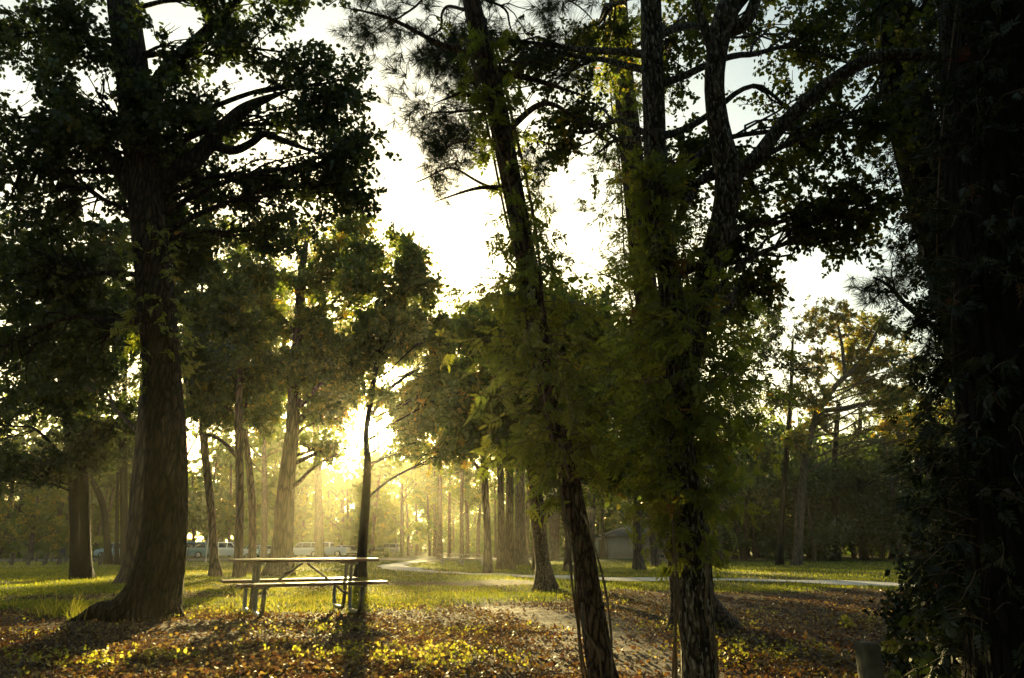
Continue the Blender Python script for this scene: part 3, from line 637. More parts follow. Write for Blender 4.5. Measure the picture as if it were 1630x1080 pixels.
# ------------------------------------------------------------------ creepers on the near trunks
def creeper(name, label, path, rng, zr, n, spread, lsize=.15, tall=(), stems=3, mat=None, hang=0.5, profile=None, sags=()):
    S = spline(path, 200); root = empty(name, (path[0, 0], path[0, 1], float(gz(path[0, 0], path[0, 1]))), 0, label, 'creeper', 'creepers climbing the trunks')
    off = np.array(root.location); parts = []
    zmax = zr[1]
    for k in range(stems):
        ph = rng.uniform(0, 6.28); j = np.arange(0, np.searchsorted(S[:, 2], zmax)); a = ph + .9 * np.sin(S[j, 2] * rng.uniform(.5, 1.5) + ph) + (0 if k else -1.2)
        rr = S[j, 3] * 1.04 + .012 + .02 * (1 + np.sin(S[j, 2] * 2.3 + ph)) * rng.uniform(.3, 1)
        P = S[j, :3] + np.c_[np.cos(a) * rr, np.sin(a) * rr, np.zeros(len(j))]
        P[0, 2] = gz(P[0, 0], P[0, 1]) - .03
        parts.append(tubes(P[None], np.full((1, len(j)), rng.uniform(.005, .012)), 7))
    for (rows, w) in sags:
        Q = spline(px_path([(a_, b_, 2 * w * FPX / depth(at(a_, b_, c_)), c_) for a_, b_, c_ in rows]), 40); parts.append(tubes(Q[None, :, :3], Q[None, :, 3], 7))
    V, F = merge(parts); link_mesh('stem', np_mesh('stem', V - off, F, smooth_sh=True), M_STEM, root)
    z = rng.uniform(zr[0], zr[1], n); 
    if profile is not None: sp = np.interp(z, profile[0], profile[1]) * spread
    else: sp = np.full(n, spread)
    z = z[rng.random(n) < np.clip(sp / spread + .15, 0, 1)]; n = len(z)
    sp = np.interp(z, profile[0], profile[1]) * spread if profile is not None else np.full(n, spread)
    C = np.stack([np.interp(z, S[:, 2], S[:, i]) for i in range(4)], 1)
    a = rng.uniform(0, 6.28, n); d = np.c_[np.cos(a), np.sin(a), rng.normal(0, .25, n)]
    A = C[:, :3] + d * C[:, 3:4] * .9; L = sp * rng.beta(1.5, 1.5, n) + .05
    B = A + d * L[:, None] + np.c_[rng.normal(0, .06, (n, 2)), -hang * L * rng.uniform(.0, 1.2, n)]
    kp = keep_mask(B, rng, .6, .9); A, B = A[kp], B[kp]; n = len(A)
    TW = curve_paths(A, B, rng, 5, sag=.18, wig=.25)
    V, F = tubes(TW, np.tile(np.linspace(1, .5, 5) * .0038, (n, 1)), 3); link_mesh('tendrils', np_mesh('tendrils', V - off, F), M_STEM, root)
    nl = 5; u = rng.uniform(.25, 1, (n, nl)); f = u * 4; i = np.minimum(f.astype(int), 3); fr = (f - i)[..., None]; idx = np.arange(n)[:, None]
    Q = TW[idx, i] * (1 - fr) + TW[idx, i + 1] * fr
    ax = unit(unit(B - A)[:, None] * .5 + rng.normal(size=(n, nl, 3)) * .7 + np.array([0, -.15, -.45]))
    tt = np.clip(np.repeat(rng.beta(2, 3, n), nl) + rng.normal(0, .12, n * nl), 0, 1)
    V, F, tn = leaves(Q.reshape(-1, 3), ax.reshape(-1, 3), lsize * rng.uniform(.6, 1.2, n * nl), 'pin', rng, tt, .35)
    link_mesh('foliage', np_mesh('foliage', V - off, F, tint=tn), mat or M_VINE, root)
    return root
rv = np.random.default_rng(77)
def zof(path, py):
    S = spline(path, 300); x, y = project(S[:, :3]); return float(S[np.argmin(np.abs(y - py)), 2])
zc = lambda y: zof(C_path, y)
creeper('climbing_creeper', 'feathery green creeper hanging thickly around the slender leaning pine', C_path, rv, (zc(790), zc(60)), 500, .66, .12,
        profile=([zc(790), zc(740), zc(640), zc(480), zc(420), zc(300), zc(150), zc(60)], [.10, .5, 1.0, .85, .4, .22, .22, .25]), stems=4,
        sags=[([(958, 1085, 4.45), (952, 1040, 4.35), (930, 1000, 4.3), (926, 960, 4.4)], .006), ([(975, 1080, 4.4), (972, 1000, 4.42), (962, 930, 4.42), (946, 870, 4.4), (930, 820, 4.4)], .007), ([(905, 760, 4.3), (890, 700, 4.35), (898, 820, 4.4), (908, 850, 4.45)], .006)])
zd = lambda y: zof(D_path, y)
creeper('climbing_creeper', 'dense green creeper bulging out over the forked tree and the lichened trunk', D_path, rv, (zd(900), zd(250)), 700, .80, .12,
        profile=([zd(900), zd(860), zd(780), zd(640), zd(520), zd(430), zd(250)], [.04, .18, .5, .95, .85, .4, .15]), stems=4, hang=.6,
        sags=[([(1122, 1080, 4.4), (1098, 1060, 4.4), (1082, 1000, 4.42), (1076, 900, 4.45), (1066, 780, 4.45)], .006), ([(1142, 1085, 4.5), (1138, 1020, 4.5), (1124, 980, 4.45), (1126, 900, 4.45), (1120, 850, 4.45)], .009), ([(1133, 1050, 4.5), (1130, 990, 4.45), (1136, 930, 4.5)], .005)])
S_E = foot(px_path([(1118, 1004, 84), (1100, 940, 62), (1086, 870, 52), (1072, 780, 46), (1060, 700, 44), (1046, 600, 42), (1032, 500, 40), (1020, 400, 40), (1010, 300, 38), (1000, 200, 36), (990, 100, 34), (984, 0, 32)], D_E))
creeper('climbing_creeper', 'thin creeper with hanging leaves on the brown pine behind the forked tree', S_E, rv, (2.2, 8.5), 420, .75, .14, stems=2)
# arm of creeper on the left oak
PF1 = foot(px_path([(1650, 1010, 118), (1612, 860, 100), (1590, 740, 92), (1550, 560, 82), (1505, 400, 78), (1460, 240, 72), (1430, 90, 64), (1420, 10, 60)], 6.2))
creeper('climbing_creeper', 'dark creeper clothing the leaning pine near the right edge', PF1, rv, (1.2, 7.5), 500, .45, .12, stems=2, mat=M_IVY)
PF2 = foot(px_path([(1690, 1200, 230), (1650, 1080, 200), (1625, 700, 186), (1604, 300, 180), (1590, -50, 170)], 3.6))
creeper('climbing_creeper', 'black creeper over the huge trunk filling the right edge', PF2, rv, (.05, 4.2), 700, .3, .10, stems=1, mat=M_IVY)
creeper('climbing_creeper', 'sparse creeper sprays on the dark furrowed trunk of the massive oak', A_path, rv, (3.0, 5.5), 90, .35, .13, stems=1)

# ------------------------------------------------------------------ trees of the middle distance
K1 = dict(clumpy=1.6, limb_r=.3, sides=16, rings=50, tpl='leaf', lsize=.12, nsub=14, ntwig=12, nleaf=19, twl=.55, minr=.010)
K2 = dict(clumpy=2.8, sunw=.7, limb_r=.3, sides=12, rings=36, tpl='leaf', lsize=.22, nsub=12, ntwig=11, nleaf=14, twl=.8, minr=.016, flare=.3)
def crownbox(x0, y0, x1, y1, n, rng, Y, s=.30, dens=1.0):
    out = []; w, h = x1 - x0, y1 - y0; r = math.sqrt(w * h / n) * .62
    pts = []
    for k in range(n):
        best = None
        for q in range(14):
            c = np.array([rng.uniform(x0 + r * .6, x1 - r * .6), rng.uniform(y0 + r * .5, y1 - r * .5)])
            d = min([np.linalg.norm(c - p_) for p_ in pts] + [1e9])
            if best is None or d > best[0]: best = (d, c)
        pts.append(best[1])
    for c in pts:
        kx = rng.uniform(.8, 1.3); out.append((c[0], c[1], r * kx, r * rng.uniform(.7, 1.0), Y + rng.uniform(-1, 1) * s * r * 6 * Y / FPX, None, dens))
    return out
rm = np.random.default_rng(9)
def mt(label, rows, box, n, K=K1, mat=None, extra=(), dens=1.0, group=None, bark=None, Y=None, **kw):
    Yv = Y or hit(rows[0][0], rows[0][1])[1]
    bl = []
    for b in (box if isinstance(box, list) else [box]):
        bl += crownbox(*b[:4], b[4] if len(b) > 4 else n, rm, Yv, dens=dens)
    kk = dict(K); kk.update(kw)
    return tree('tree', label, 'tree', rows, Yv, blobs=bl, leafmat=mat or M_MID, bark=bark, extra_limbs=extra, group=group, **kk)
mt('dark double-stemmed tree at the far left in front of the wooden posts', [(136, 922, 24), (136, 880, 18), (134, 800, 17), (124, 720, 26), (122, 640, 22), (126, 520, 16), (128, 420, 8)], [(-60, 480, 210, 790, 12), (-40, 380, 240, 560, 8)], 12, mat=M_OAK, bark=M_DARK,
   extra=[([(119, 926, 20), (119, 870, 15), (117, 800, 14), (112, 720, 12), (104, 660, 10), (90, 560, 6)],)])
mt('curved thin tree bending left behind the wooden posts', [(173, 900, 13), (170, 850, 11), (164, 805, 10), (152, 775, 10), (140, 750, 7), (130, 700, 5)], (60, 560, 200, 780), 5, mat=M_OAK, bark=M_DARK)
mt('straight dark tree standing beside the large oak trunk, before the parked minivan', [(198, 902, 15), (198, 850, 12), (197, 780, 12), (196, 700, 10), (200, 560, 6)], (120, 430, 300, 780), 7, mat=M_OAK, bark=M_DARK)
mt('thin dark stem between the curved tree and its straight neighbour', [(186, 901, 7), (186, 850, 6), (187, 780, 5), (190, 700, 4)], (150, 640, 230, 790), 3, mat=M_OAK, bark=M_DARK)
mt('brown tree half hidden behind the massive oak trunk', [(206, 930, 44), (212, 890, 32), (220, 800, 28), (228, 720, 27), (236, 600, 24), (240, 480, 18), (244, 380, 8)], [(60, 330, 330, 640)], 8, mat=M_OAK)
mt('slim tree leaning left between the massive oak and the picnic table', [(343, 919, 20), (340, 870, 14), (335, 800, 13), (327, 730, 13), (322, 660, 11), (318, 560, 8), (322, 450, 4)], [(270, 420, 400, 690)], 7)
mt('tree with a plain trunk just left of the picnic table end', [(380, 920, 20), (380, 870, 15), (382, 800, 14), (381, 720, 13), (380, 640, 12), (384, 540, 8), (390, 440, 4)], [(310, 380, 460, 660)], 8, extra=[([(381, 730, 8), (350, 700, 6), (320, 690, 4)],)])
mt('tree seen right behind the left end of the table top', [(398, 913, 17), (402, 870, 13), (401, 800, 12), (396, 740, 11), (390, 690, 10), (392, 600, 7), (400, 500, 4)], [(340, 440, 460, 690)], 6)
mt('broad leaning tree behind the table, its long side branch reaching towards the sun', [(441, 917, 50), (447, 870, 33), (452, 800, 30), (460, 730, 26), (466, 680, 24), (470, 600, 22), (476, 520, 19), (480, 440, 14), (490, 370, 6)], [(370, 325, 620, 620, 17), (470, 520, 590, 650, 7), (490, 690, 560, 740, 2), (500, 620, 560, 680, 2)], 12,
   extra=[([(464, 740, 8), (490, 728, 7), (515, 718, 5), (545, 712, 1)],), ([(468, 680, 12), (490, 655, 9), (520, 640, 5), (545, 630, 1)],), ([(474, 560, 12), (500, 510, 9), (520, 460, 6)],)], mat=M_MID, tint_shift=.08)
mt('second trunk showing along the right edge of the broad leaning tree', [(456, 912, 20), (460, 850, 16), (463, 780, 15), (467, 700, 13), (472, 600, 9)], (400, 560, 500, 650), 2)
mt('slender dark tree at the right table end, the sun just beside its stem', [(573, 921, 19), (577, 870, 16), (582, 800, 14.5), (585, 740, 12), (583, 690, 9), (590, 640, 9), (602, 560, 8), (612, 470, 5)], [(530, 360, 700, 560, 9), (620, 490, 770, 740, 12), (545, 540, 640, 650, 4)], 9, bark=M_DARK,
   extra=[([(588, 738, 4), (600, 735, 4), (615, 728, 3), (635, 722, 2)],), ([(592, 660, 7), (620, 620, 6), (660, 590, 4)],)], tint_shift=.06)
G2 = None
mt('tree with a straight trunk in front of the far picnic tables', [(777, 914, 17), (776, 860, 13), (773, 800, 12), (770, 740, 12), (768, 660, 10), (765, 560, 7)], [(680, 480, 830, 740)], 9, extra=[([(771, 760, 7), (745, 725, 5), (715, 712, 3)],)])
mt('left of two trunks standing close together right of the far picnic tables', [(798, 909, 15), (798, 860, 12), (797, 800, 12), (795, 700, 10), (793, 600, 7)], (730, 470, 860, 690), 5)
mt('right and thicker of two trunks standing close together right of the far picnic tables', [(812, 909, 18), (811, 860, 15), (811, 800, 14), (812, 700, 11), (815, 560, 7)], (760, 440, 900, 700), 6)
mt('stout tree in the shade between the paired trunks and the flared pine', [(829, 901, 24), (828, 860, 19), (828, 800, 18), (828, 700, 14), (828, 580, 8)], (770, 480, 920, 760), 6)
mt('thin grey stem close to the left side of the flared pine', [(853, 909, 11), (851, 860, 9), (849, 800, 9), (848, 700, 7), (846, 600, 5)], (800, 540, 900, 700), 3)
mt('brown pine with a flared foot on the lit litter, left of the leaning pine', [(869, 940, 40), (864, 900, 27), (858, 850, 25), (853, 790, 24), (847, 720, 22), (843, 650, 20), (838, 560, 16), (836, 460, 10)], [(740, 470, 930, 700, 8), (690, 460, 1040, 760, 13)], 9, bark=M_PINE, tint_shift=.05, sides=40, rings=120)
mt('shaded tree just behind the leaning pine trunk', [(904, 910, 17), (905, 860, 13), (905, 780, 12), (906, 680, 10), (908, 560, 6)], (850, 470, 1000, 740), 7)
mt('grey tree between the leaning pine and the low building', [(940, 893, 14), (941, 850, 13), (942, 790, 12), (942, 700, 9), (940, 600, 6)], (870, 500, 1010, 760), 6)
mt('straight dark tree in front of the low building', [(1017, 909, 20), (1015, 870, 14.5), (1014, 810, 14), (1012, 740, 12), (1012, 640, 9), (1014, 540, 5)], [(930, 480, 1090, 740)], 8)
mt('leaning dark tree before the building, next to the straight one', [(1046, 903, 16), (1040, 870, 12), (1034, 820, 11), (1027, 770, 10), (1018, 700, 8), (1010, 620, 5)], (960, 560, 1080, 740), 4)
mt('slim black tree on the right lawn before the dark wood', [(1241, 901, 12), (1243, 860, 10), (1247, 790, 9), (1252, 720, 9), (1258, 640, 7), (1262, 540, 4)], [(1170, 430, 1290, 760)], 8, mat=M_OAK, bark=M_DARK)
mt('tree with a pale trunk on the right lawn carrying the tall golden crown', [(1268, 901, 17), (1271, 860, 14), (1275, 800, 13), (1281, 740, 12), (1291, 690, 11), (1303, 655, 10), (1330, 615, 9), (1370, 575, 7), (1400, 520, 4)], [(1270, 470, 1400, 600, 8), (1350, 500, 1490, 640, 9), (1230, 600, 1340, 720, 4), (1380, 600, 1540, 720, 6)], 8, clumpy=.9, nsub=16, mat=M_CAN,
   extra=[([(1303, 655, 9), (1345, 650, 8), (1390, 640, 7), (1430, 630, 4)],), ([(1345, 600, 7), (1340, 550, 5), (1330, 500, 3)],)], tint_shift=.32)
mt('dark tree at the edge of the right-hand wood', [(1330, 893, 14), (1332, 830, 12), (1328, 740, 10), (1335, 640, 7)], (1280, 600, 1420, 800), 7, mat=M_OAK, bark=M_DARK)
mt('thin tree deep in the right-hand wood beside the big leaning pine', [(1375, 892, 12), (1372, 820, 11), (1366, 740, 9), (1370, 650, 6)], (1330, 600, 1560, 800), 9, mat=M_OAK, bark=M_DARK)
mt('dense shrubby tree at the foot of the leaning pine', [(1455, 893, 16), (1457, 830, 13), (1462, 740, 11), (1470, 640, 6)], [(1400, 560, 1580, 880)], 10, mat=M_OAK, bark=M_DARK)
mt('tree low in the gap right of the forked tree', [(1168, 890, 12), (1167, 850, 10), (1168, 780, 9), (1170, 700, 6)], [(1100, 640, 1250, 860)], 9, K=K2)
mt('dark thicket tree left of the pale trunk', [(1205, 888, 12), (1204, 850, 10), (1200, 790, 9), (1196, 740, 5)], [(1150, 740, 1300, 880)], 7, mat=M_OAK, K=K2)
mt('dark thicket tree right of the pale trunk', [(1300, 889, 12), (1304, 850, 10), (1305, 790, 9), (1306, 740, 5)], [(1270, 720, 1420, 885)], 8, mat=M_OAK, K=K2)
mt('dark thicket tree beside the big leaning pine', [(1420, 890, 12), (1422, 850, 10), (1425, 790, 9), (1426, 740, 5)], [(1380, 720, 1560, 885)], 8, mat=M_OAK, K=K2)
mt('golden-leaved small tree beyond the wooden posts at far left', [(48, 893, 9), (50, 870, 7), (54, 830, 6), (60, 790, 4)], [(-20, 770, 115, 872)], 6, K=K2, tint_shift=.25)
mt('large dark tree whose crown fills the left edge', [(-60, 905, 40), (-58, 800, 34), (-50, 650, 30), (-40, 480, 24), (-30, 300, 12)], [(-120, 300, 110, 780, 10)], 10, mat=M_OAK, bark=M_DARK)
mt('olive-crowned tree between the massive oak and the sunlit gap', [(420, 893, 12), (421, 850, 10), (421, 780, 10), (420, 680, 8), (420, 560, 5)], [(300, 540, 480, 740)], 7)
mt('tall olive tree rising behind the broad leaning tree', [(508, 892, 16), (508, 820, 13), (505, 720, 12), (500, 620, 10), (498, 500, 8)], [(380, 330, 700, 600, 18), (290, 330, 440, 560, 8)], 12, K=K2, tint_shift=.08)
mt('tall dark tree behind the slim leaning tree', [(288, 894, 14), (288, 820, 12), (290, 700, 11), (300, 560, 9), (310, 430, 6)], [(210, 330, 420, 700)], 14, mat=M_OAK)
mt('spreading tree behind the flared pine, its crown filling the centre', [(880, 893, 18), (880, 820, 15), (878, 740, 13), (872, 640, 10)], [(680, 440, 1060, 720)], 20, K=K2)
mt('spreading tree between the low building and the forked tree', [(1080, 893, 16), (1082, 820, 14), (1090, 740, 12), (1100, 640, 10)], [(980, 460, 1240, 720)], 15, mat=M_OAK, K=K2)
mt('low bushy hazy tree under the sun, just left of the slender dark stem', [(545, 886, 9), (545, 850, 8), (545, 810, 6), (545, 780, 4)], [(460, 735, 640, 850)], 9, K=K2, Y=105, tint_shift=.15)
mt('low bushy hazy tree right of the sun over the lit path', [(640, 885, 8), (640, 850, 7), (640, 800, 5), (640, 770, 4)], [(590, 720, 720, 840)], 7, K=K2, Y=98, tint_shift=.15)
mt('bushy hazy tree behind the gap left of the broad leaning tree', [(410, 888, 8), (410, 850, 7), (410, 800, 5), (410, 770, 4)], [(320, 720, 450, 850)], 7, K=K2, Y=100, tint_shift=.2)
# rounded crowns in the centre
mt('tree whose broad crown rises right of the sun', [(700, 890, 11), (700, 850, 9), (700, 780, 8), (700, 700, 7), (702, 600, 5)], [(620, 480, 770, 740)], 10, K=K2, bark=None)
mt('tree with a low hanging crown right of the sun beams', [(735, 889, 8), (735, 850, 7), (735, 790, 6), (736, 720, 5)], [(660, 640, 800, 800)], 7, K=K2)
# slim trunks in the beams and around the far tables
ORD = ['first', 'second', 'third', 'fourth', 'fifth', 'sixth', 'seventh', 'eighth', 'ninth', 'tenth', 'eleventh', 'twelfth', 'thirteenth', 'fourteenth', 'fifteenth', 'sixteenth']
for i, (x, yb, w, tx, top) in enumerate(sorted([(715, 888, 6, 716, 740), (744, 888, 7, 742, 720), (664, 885, 5, 662, 760), (650, 885, 5, 646, 770), (684, 886, 5, 680, 770), (692, 886, 6, 692, 750), (761, 888, 6, 766, 740), (789, 889, 5, 788, 760), (838, 889, 8, 842, 740),
                                         (868, 888, 6, 866, 760), (880, 889, 8, 884, 750), (888, 888, 5, 890, 760), (922, 888, 6, 920, 760), (960, 889, 5, 958, 770), (1062, 890, 7, 1066, 740), (1090, 889, 7, 1094, 760)])):
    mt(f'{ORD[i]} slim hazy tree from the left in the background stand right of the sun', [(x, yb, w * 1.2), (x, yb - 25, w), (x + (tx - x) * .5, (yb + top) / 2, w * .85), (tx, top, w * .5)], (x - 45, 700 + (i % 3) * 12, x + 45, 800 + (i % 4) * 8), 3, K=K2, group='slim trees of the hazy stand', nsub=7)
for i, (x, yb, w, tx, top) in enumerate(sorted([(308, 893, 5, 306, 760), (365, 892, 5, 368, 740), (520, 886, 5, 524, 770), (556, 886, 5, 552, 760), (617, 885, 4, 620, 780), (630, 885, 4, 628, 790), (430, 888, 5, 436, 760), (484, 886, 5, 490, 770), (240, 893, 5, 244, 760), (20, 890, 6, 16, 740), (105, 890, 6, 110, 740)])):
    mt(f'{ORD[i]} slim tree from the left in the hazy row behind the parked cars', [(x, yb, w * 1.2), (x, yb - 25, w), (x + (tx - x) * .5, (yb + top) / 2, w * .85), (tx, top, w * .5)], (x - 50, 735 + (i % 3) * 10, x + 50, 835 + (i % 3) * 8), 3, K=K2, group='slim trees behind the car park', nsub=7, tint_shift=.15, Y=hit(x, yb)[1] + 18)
# ------------------------------------------------------------------ grass, litter, weeds
rg = np.random.default_rng(40)
def scatter(n, y0, y1, p, spread, rng):
    u = rng.random(n); a = 1 - p; y = (y0 ** a + u * (y1 ** a - y0 ** a)) ** (1 / a); x = rng.uniform(-1, 1, n) * (y * spread + 1.5); return x, y
x, y = scatter(330000, 9.5, 62, 1.75, .86, rg)
g = grassness(x, y); kp = rg.random(len(x)) < g * (.55 + .45 * smooth(-.6, .6, sn(x, y, 2.2, 12))); x, y = x[kp], y[kp]; n = len(x)
sz = (.035 + .0016 * y) * rg.uniform(.5, 1.5, n); z = GZ(x, y) - .003
ax = np.c_[rg.normal(0, .38, (n, 2)), np.ones(n)]
tt = np.clip(rg.beta(3, 4, n) + .18 * sn(x, y, .8, 3), 0, 1)
TP['blade'] = tpl_diamond(.10)
V, F, tn = leaves(np.c_[x, y, z], ax, sz, 'blade', rg, tt, 0)
o = link_mesh('grass', np_mesh('grass', V, F, tint=tn), M_GRASS); tag(o, 'short mown grass of the park lawn', 'grass', kind='stuff')
x, y = scatter(480000, 3.2, 17.5, 1.45, .84, rg)
q = (1 - grassness(x, y) * .93) * (1 - .88 * np.clip(trail(x, y), 0, 1)) * (.25 + .75 * smooth(-.7, .7, sn(x, y, 2.6, 21)))
kp = rg.random(len(x)) < q; x, y = x[kp], y[kp]; n = len(x)
flat = rg.random(n) < .85
ax = np.c_[rg.normal(size=(n, 2)), np.where(flat, rg.normal(0, .22, n), rg.uniform(.3, 1.4, n))]
V, F, tn = leaves(np.c_[x, y, GZ(x, y) + .006 + .02 * rg.random(n) ** 2], ax, .025 * rg.uniform(.4, 1.8, n), 'leaf', rg, np.clip(rg.beta(2.2, 2.4, n) + .1 * sn(x, y, 1.1, 30), 0, 1), .9)
o = link_mesh('leaf_litter', np_mesh('leaf_litter', V, F, tint=tn), M_LITTER); tag(o, 'brown and orange fallen leaves covering the near ground', 'leaf litter', kind='stuff')
# small weeds in the litter
x, y = scatter(8000, 3.6, 14.5, 1.2, .8, rg)
q = (1 - .9 * np.clip(trail(x, y), 0, 1)) * smooth(-.1, .8, sn(x, y, 2.0, 33)) * smooth(5.5, 2.0, np.abs(x + .8)) ** .5
kp = rg.random(len(x)) < q; x, y = x[kp], y[kp]; n = len(x); k = 7
h = rg.uniform(.02, .09, (n, k)); XX = x[:, None] + rg.normal(0, .03, (n, k)); YY = y[:, None] + rg.normal(0, .03, (n, k))
P = np.stack([XX, YY, GZ(XX, YY) + h], -1).reshape(-1, 3); ax = rg.normal(size=P.shape) + [0, 0, .5]
V, F, tn = leaves(P, ax, .022 * rg.uniform(.5, 1.7, len(P)), 'oak', rg, np.clip(rg.beta(3, 3, len(P)) + .15, 0, 1), .6)
o = link_mesh('weeds', np_mesh('weeds', V, F, tint=tn), M_GRASS); tag(o, 'low leafy weeds growing up through the fallen leaves', 'weeds', kind='stuff')

nt_ = 420; x, y = scatter(nt_, 3.6, 15, 1.2, .8, rg); a_ = rg.uniform(0, 6.28, nt_); L_ = rg.uniform(.05, .28, nt_); q_ = np.linspace(-.5, .5, 5)[None]
XX = x[:, None] + np.cos(a_)[:, None] * L_[:, None] * q_ + rg.normal(0, .008, (nt_, 5)); YY = y[:, None] + np.sin(a_)[:, None] * L_[:, None] * q_ + rg.normal(0, .008, (nt_, 5))
Vt, Ft = tubes(np.stack([XX, YY, GZ(XX, YY) + .012 + .02 * rg.random((nt_, 5))], -1), np.full((nt_, 5), .003), 4)
o = link_mesh('fallen_twigs', np_mesh('fallen_twigs', Vt, Ft), M_STEM); tag(o, 'thin dead twigs strewn through the leaf litter', 'twigs', kind='stuff')
def clump(name, label, cat, c, n, h, spread, rng, mat, w=.03, lean=.5):
    root = empty(name, (c[0], c[1], float(GZ(c[0], c[1]))), 0, label, cat); off = np.array(root.location)
    A = np.c_[rng.normal(0, spread * .35, (n, 2)), np.full(n, -.01)]; d = np.c_[A[:, :2] / spread * lean + rng.normal(0, .28, (n, 2)), np.ones(n)]
    L = h * rng.uniform(.5, 1.1, n); t = np.linspace(0, 1, 5)[None, :, None]
    P = A[:, None] + unit(d)[:, None] * L[:, None, None] * t + np.stack([d[:, 0] * .35, d[:, 1] * .35, -.25 * np.linalg.norm(d[:, :2], axis=1)], -1)[:, None] * L[:, None, None] * t ** 2
    s = unit(np.cross(unit(d), rng.normal(size=(n, 3)))); ww = (h * w) * np.array([1, .95, .8, .5, .03])
    Vl = P - s[:, None] * ww[None, :, None]; Vr = P + s[:, None] * ww[None, :, None]
    V = np.concatenate([Vl, Vr], 1).reshape(-1, 3); b = np.arange(n)[:, None] * 10; j = np.arange(4)[None]
    F = np.stack([b + j, b + j + 1, b + j + 6, b + j + 5], -1).reshape(-1, 4)
    link_mesh('blades', np_mesh(name, V, [F], tint=np.repeat(np.clip(rng.beta(4, 3, n), 0, 1), 4)), mat, root); return root
c = hit(97, 982); clump('grass_tuft', 'bright tall grass tuft lit by the sun left of the massive oak', 'grass tuft', c, 150, .36, .42, rg, M_GRASS, .012, .7)
c = hit(128, 990); clump('grass_tuft', 'small dim grass tuft against the roots of the massive oak', 'grass tuft', c, 60, .26, .2, rg, M_GRASS, .014, .6)
c = hit(25, 968); clump('grass_tuft', 'little weed tuft at the far left edge of the litter', 'grass tuft', c, 30, .24, .12, rg, M_GRASS, .014, .6)

# ------------------------------------------------------------------ small modelling kit
def boxv(x0, x1, y0, y1, z0, z1):
    V = np.array([(x, y, z) for z in (z0, z1) for x, y in ((x0, y0), (x1, y0), (x1, y1), (x0, y1))], float)
    return V, [np.array([(3, 2, 1, 0), (4, 5, 6, 7), (0, 1, 5, 4), (1, 2, 6, 5), (2, 3, 7, 6), (3, 0, 4, 7)])]
def mesh_part(name, parts, mat, parent, bevel=0.0, sm=False, loc=None):
    V, F = merge(parts) if isinstance(parts, list) else parts
    V = np.array(V, float)
    if loc is not None: V = V - np.array(loc)
    o = link_mesh(name, np_mesh(name, V, F, smooth_sh=sm), mat, parent)
    if loc is not None: o.location = loc
    if bevel: mo = o.modifiers.new('bevel', 'BEVEL'); mo.width = bevel; mo.segments = 2; mo.limit_method = 'ANGLE'
    return o
def pipe(rows, r, n=40, sides=12):
    P = spline(np.array(rows, float), n); return tubes(P[None], np.full((1, n), r), sides)
def poly_pipe(rows, r, fil=.1, sides=12):
    """pipe with rounded corners"""
    P = [np.array(p, float) for p in rows]; out = [P[0]]
    for i in range(1, len(P) - 1):
        a = unit(P[i - 1] - P[i]); b = unit(P[i + 1] - P[i]); f = min(fil, np.linalg.norm(P[i] - P[i - 1]) * .48, np.linalg.norm(P[i + 1] - P[i]) * .48)
        for t in np.linspace(0, 1, 9): out.append((1 - t) ** 2 * (P[i] + a * f) + 2 * t * (1 - t) * P[i] + t * t * (P[i] + b * f))
    out.append(P[-1]); P = np.array(out); return tubes(P[None], np.full((1, len(P)), r), sides)
def prism(poly, y0, y1, s0=1, s1=1):
    """side outline (x,z) extruded across y"""
    n = len(poly); V = [(x, y0, z) for x, z in poly] + [(x, y1, z) for x, z in poly]
    F4 = np.array([(i, (i + 1) % n, n + (i + 1) % n, n + i) for i in range(n)])
    return np.array(V, float), [F4, np.arange(n)[::-1][None].copy(), np.arange(n, 2 * n)[None]]
def copy_tree(o, parent=None):
    c = o.copy(); COL.objects.link(c); c.parent = parent
    for ch in list(o.children): copy_tree(ch, c)
    return c

# ------------------------------------------------------------------ picnic tables
M_WOOD = plain('weathered_planks', (.16, .10, .06), .55, 0, .35, 14, .3)
M_GALV = plain('galvanised_pipe', (.20, .21, .20), .42, .85, .2, 30, .1)
def picnic_table(label, group=None):
    t = empty('picnic_table', (0, 0, 0), 0, label, 'picnic table', group)
    rr = np.random.default_rng(2)
    mesh_part('tabletop', [boxv(-1.0, 1.0, -.37 + i * .149, -.37 + i * .149 + .143, .70 + rr.uniform(-.002, .002), .741 + rr.uniform(-.002, .002)) for i in range(5)], M_WOOD, t, .006)
    for s in (-1, 1):
        mesh_part('seat', [boxv(-1.0, 1.0, *sorted((s * .54, s * .675)), .40, .438), boxv(-1.0, 1.0, *sorted((s * .681, s * .815)), .40, .440)], M_WOOD, t, .006)
    for sx in (-1, 1):
        x = sx * .66
        for s in (-1, 1):
            mesh_part('leg', poly_pipe([(x, s * .12, .66), (x, s * .13, .24), (x, s * .16, .03), (x, s * .60, .03), (x, s * .67, .16), (x, s * .67, .365)], .029, .15), M_GALV, t, sm=True)
        mesh_part('top_support', [boxv(x - .03, x + .03, -.34, .34, .658, .698)], M_GALV, t, .004)
        mesh_part('seat_support', [boxv(x - .028, x + .028, -.80, .80, .362, .398)], M_GALV, t, .004)
        mesh_part('brace', [poly_pipe([(sx * .04, 0, .675), (sx * .60, 0, .27), (x, 0, .25)], .017, .02), boxv(x - .015, x + .015, -.14, .14, .235, .265)], M_GALV, t, sm=False)
    return t
tb = picnic_table('wooden picnic table on bent metal pipe legs standing on the leaf litter before the sun', 'picnic tables in the park')
tc_ = at(486, 887, 10.45); tb.location = (tc_[0], tc_[1], float(gz(tc_[0], tc_[1])) + .005); tb.rotation_euler = (0, 0, R(30))
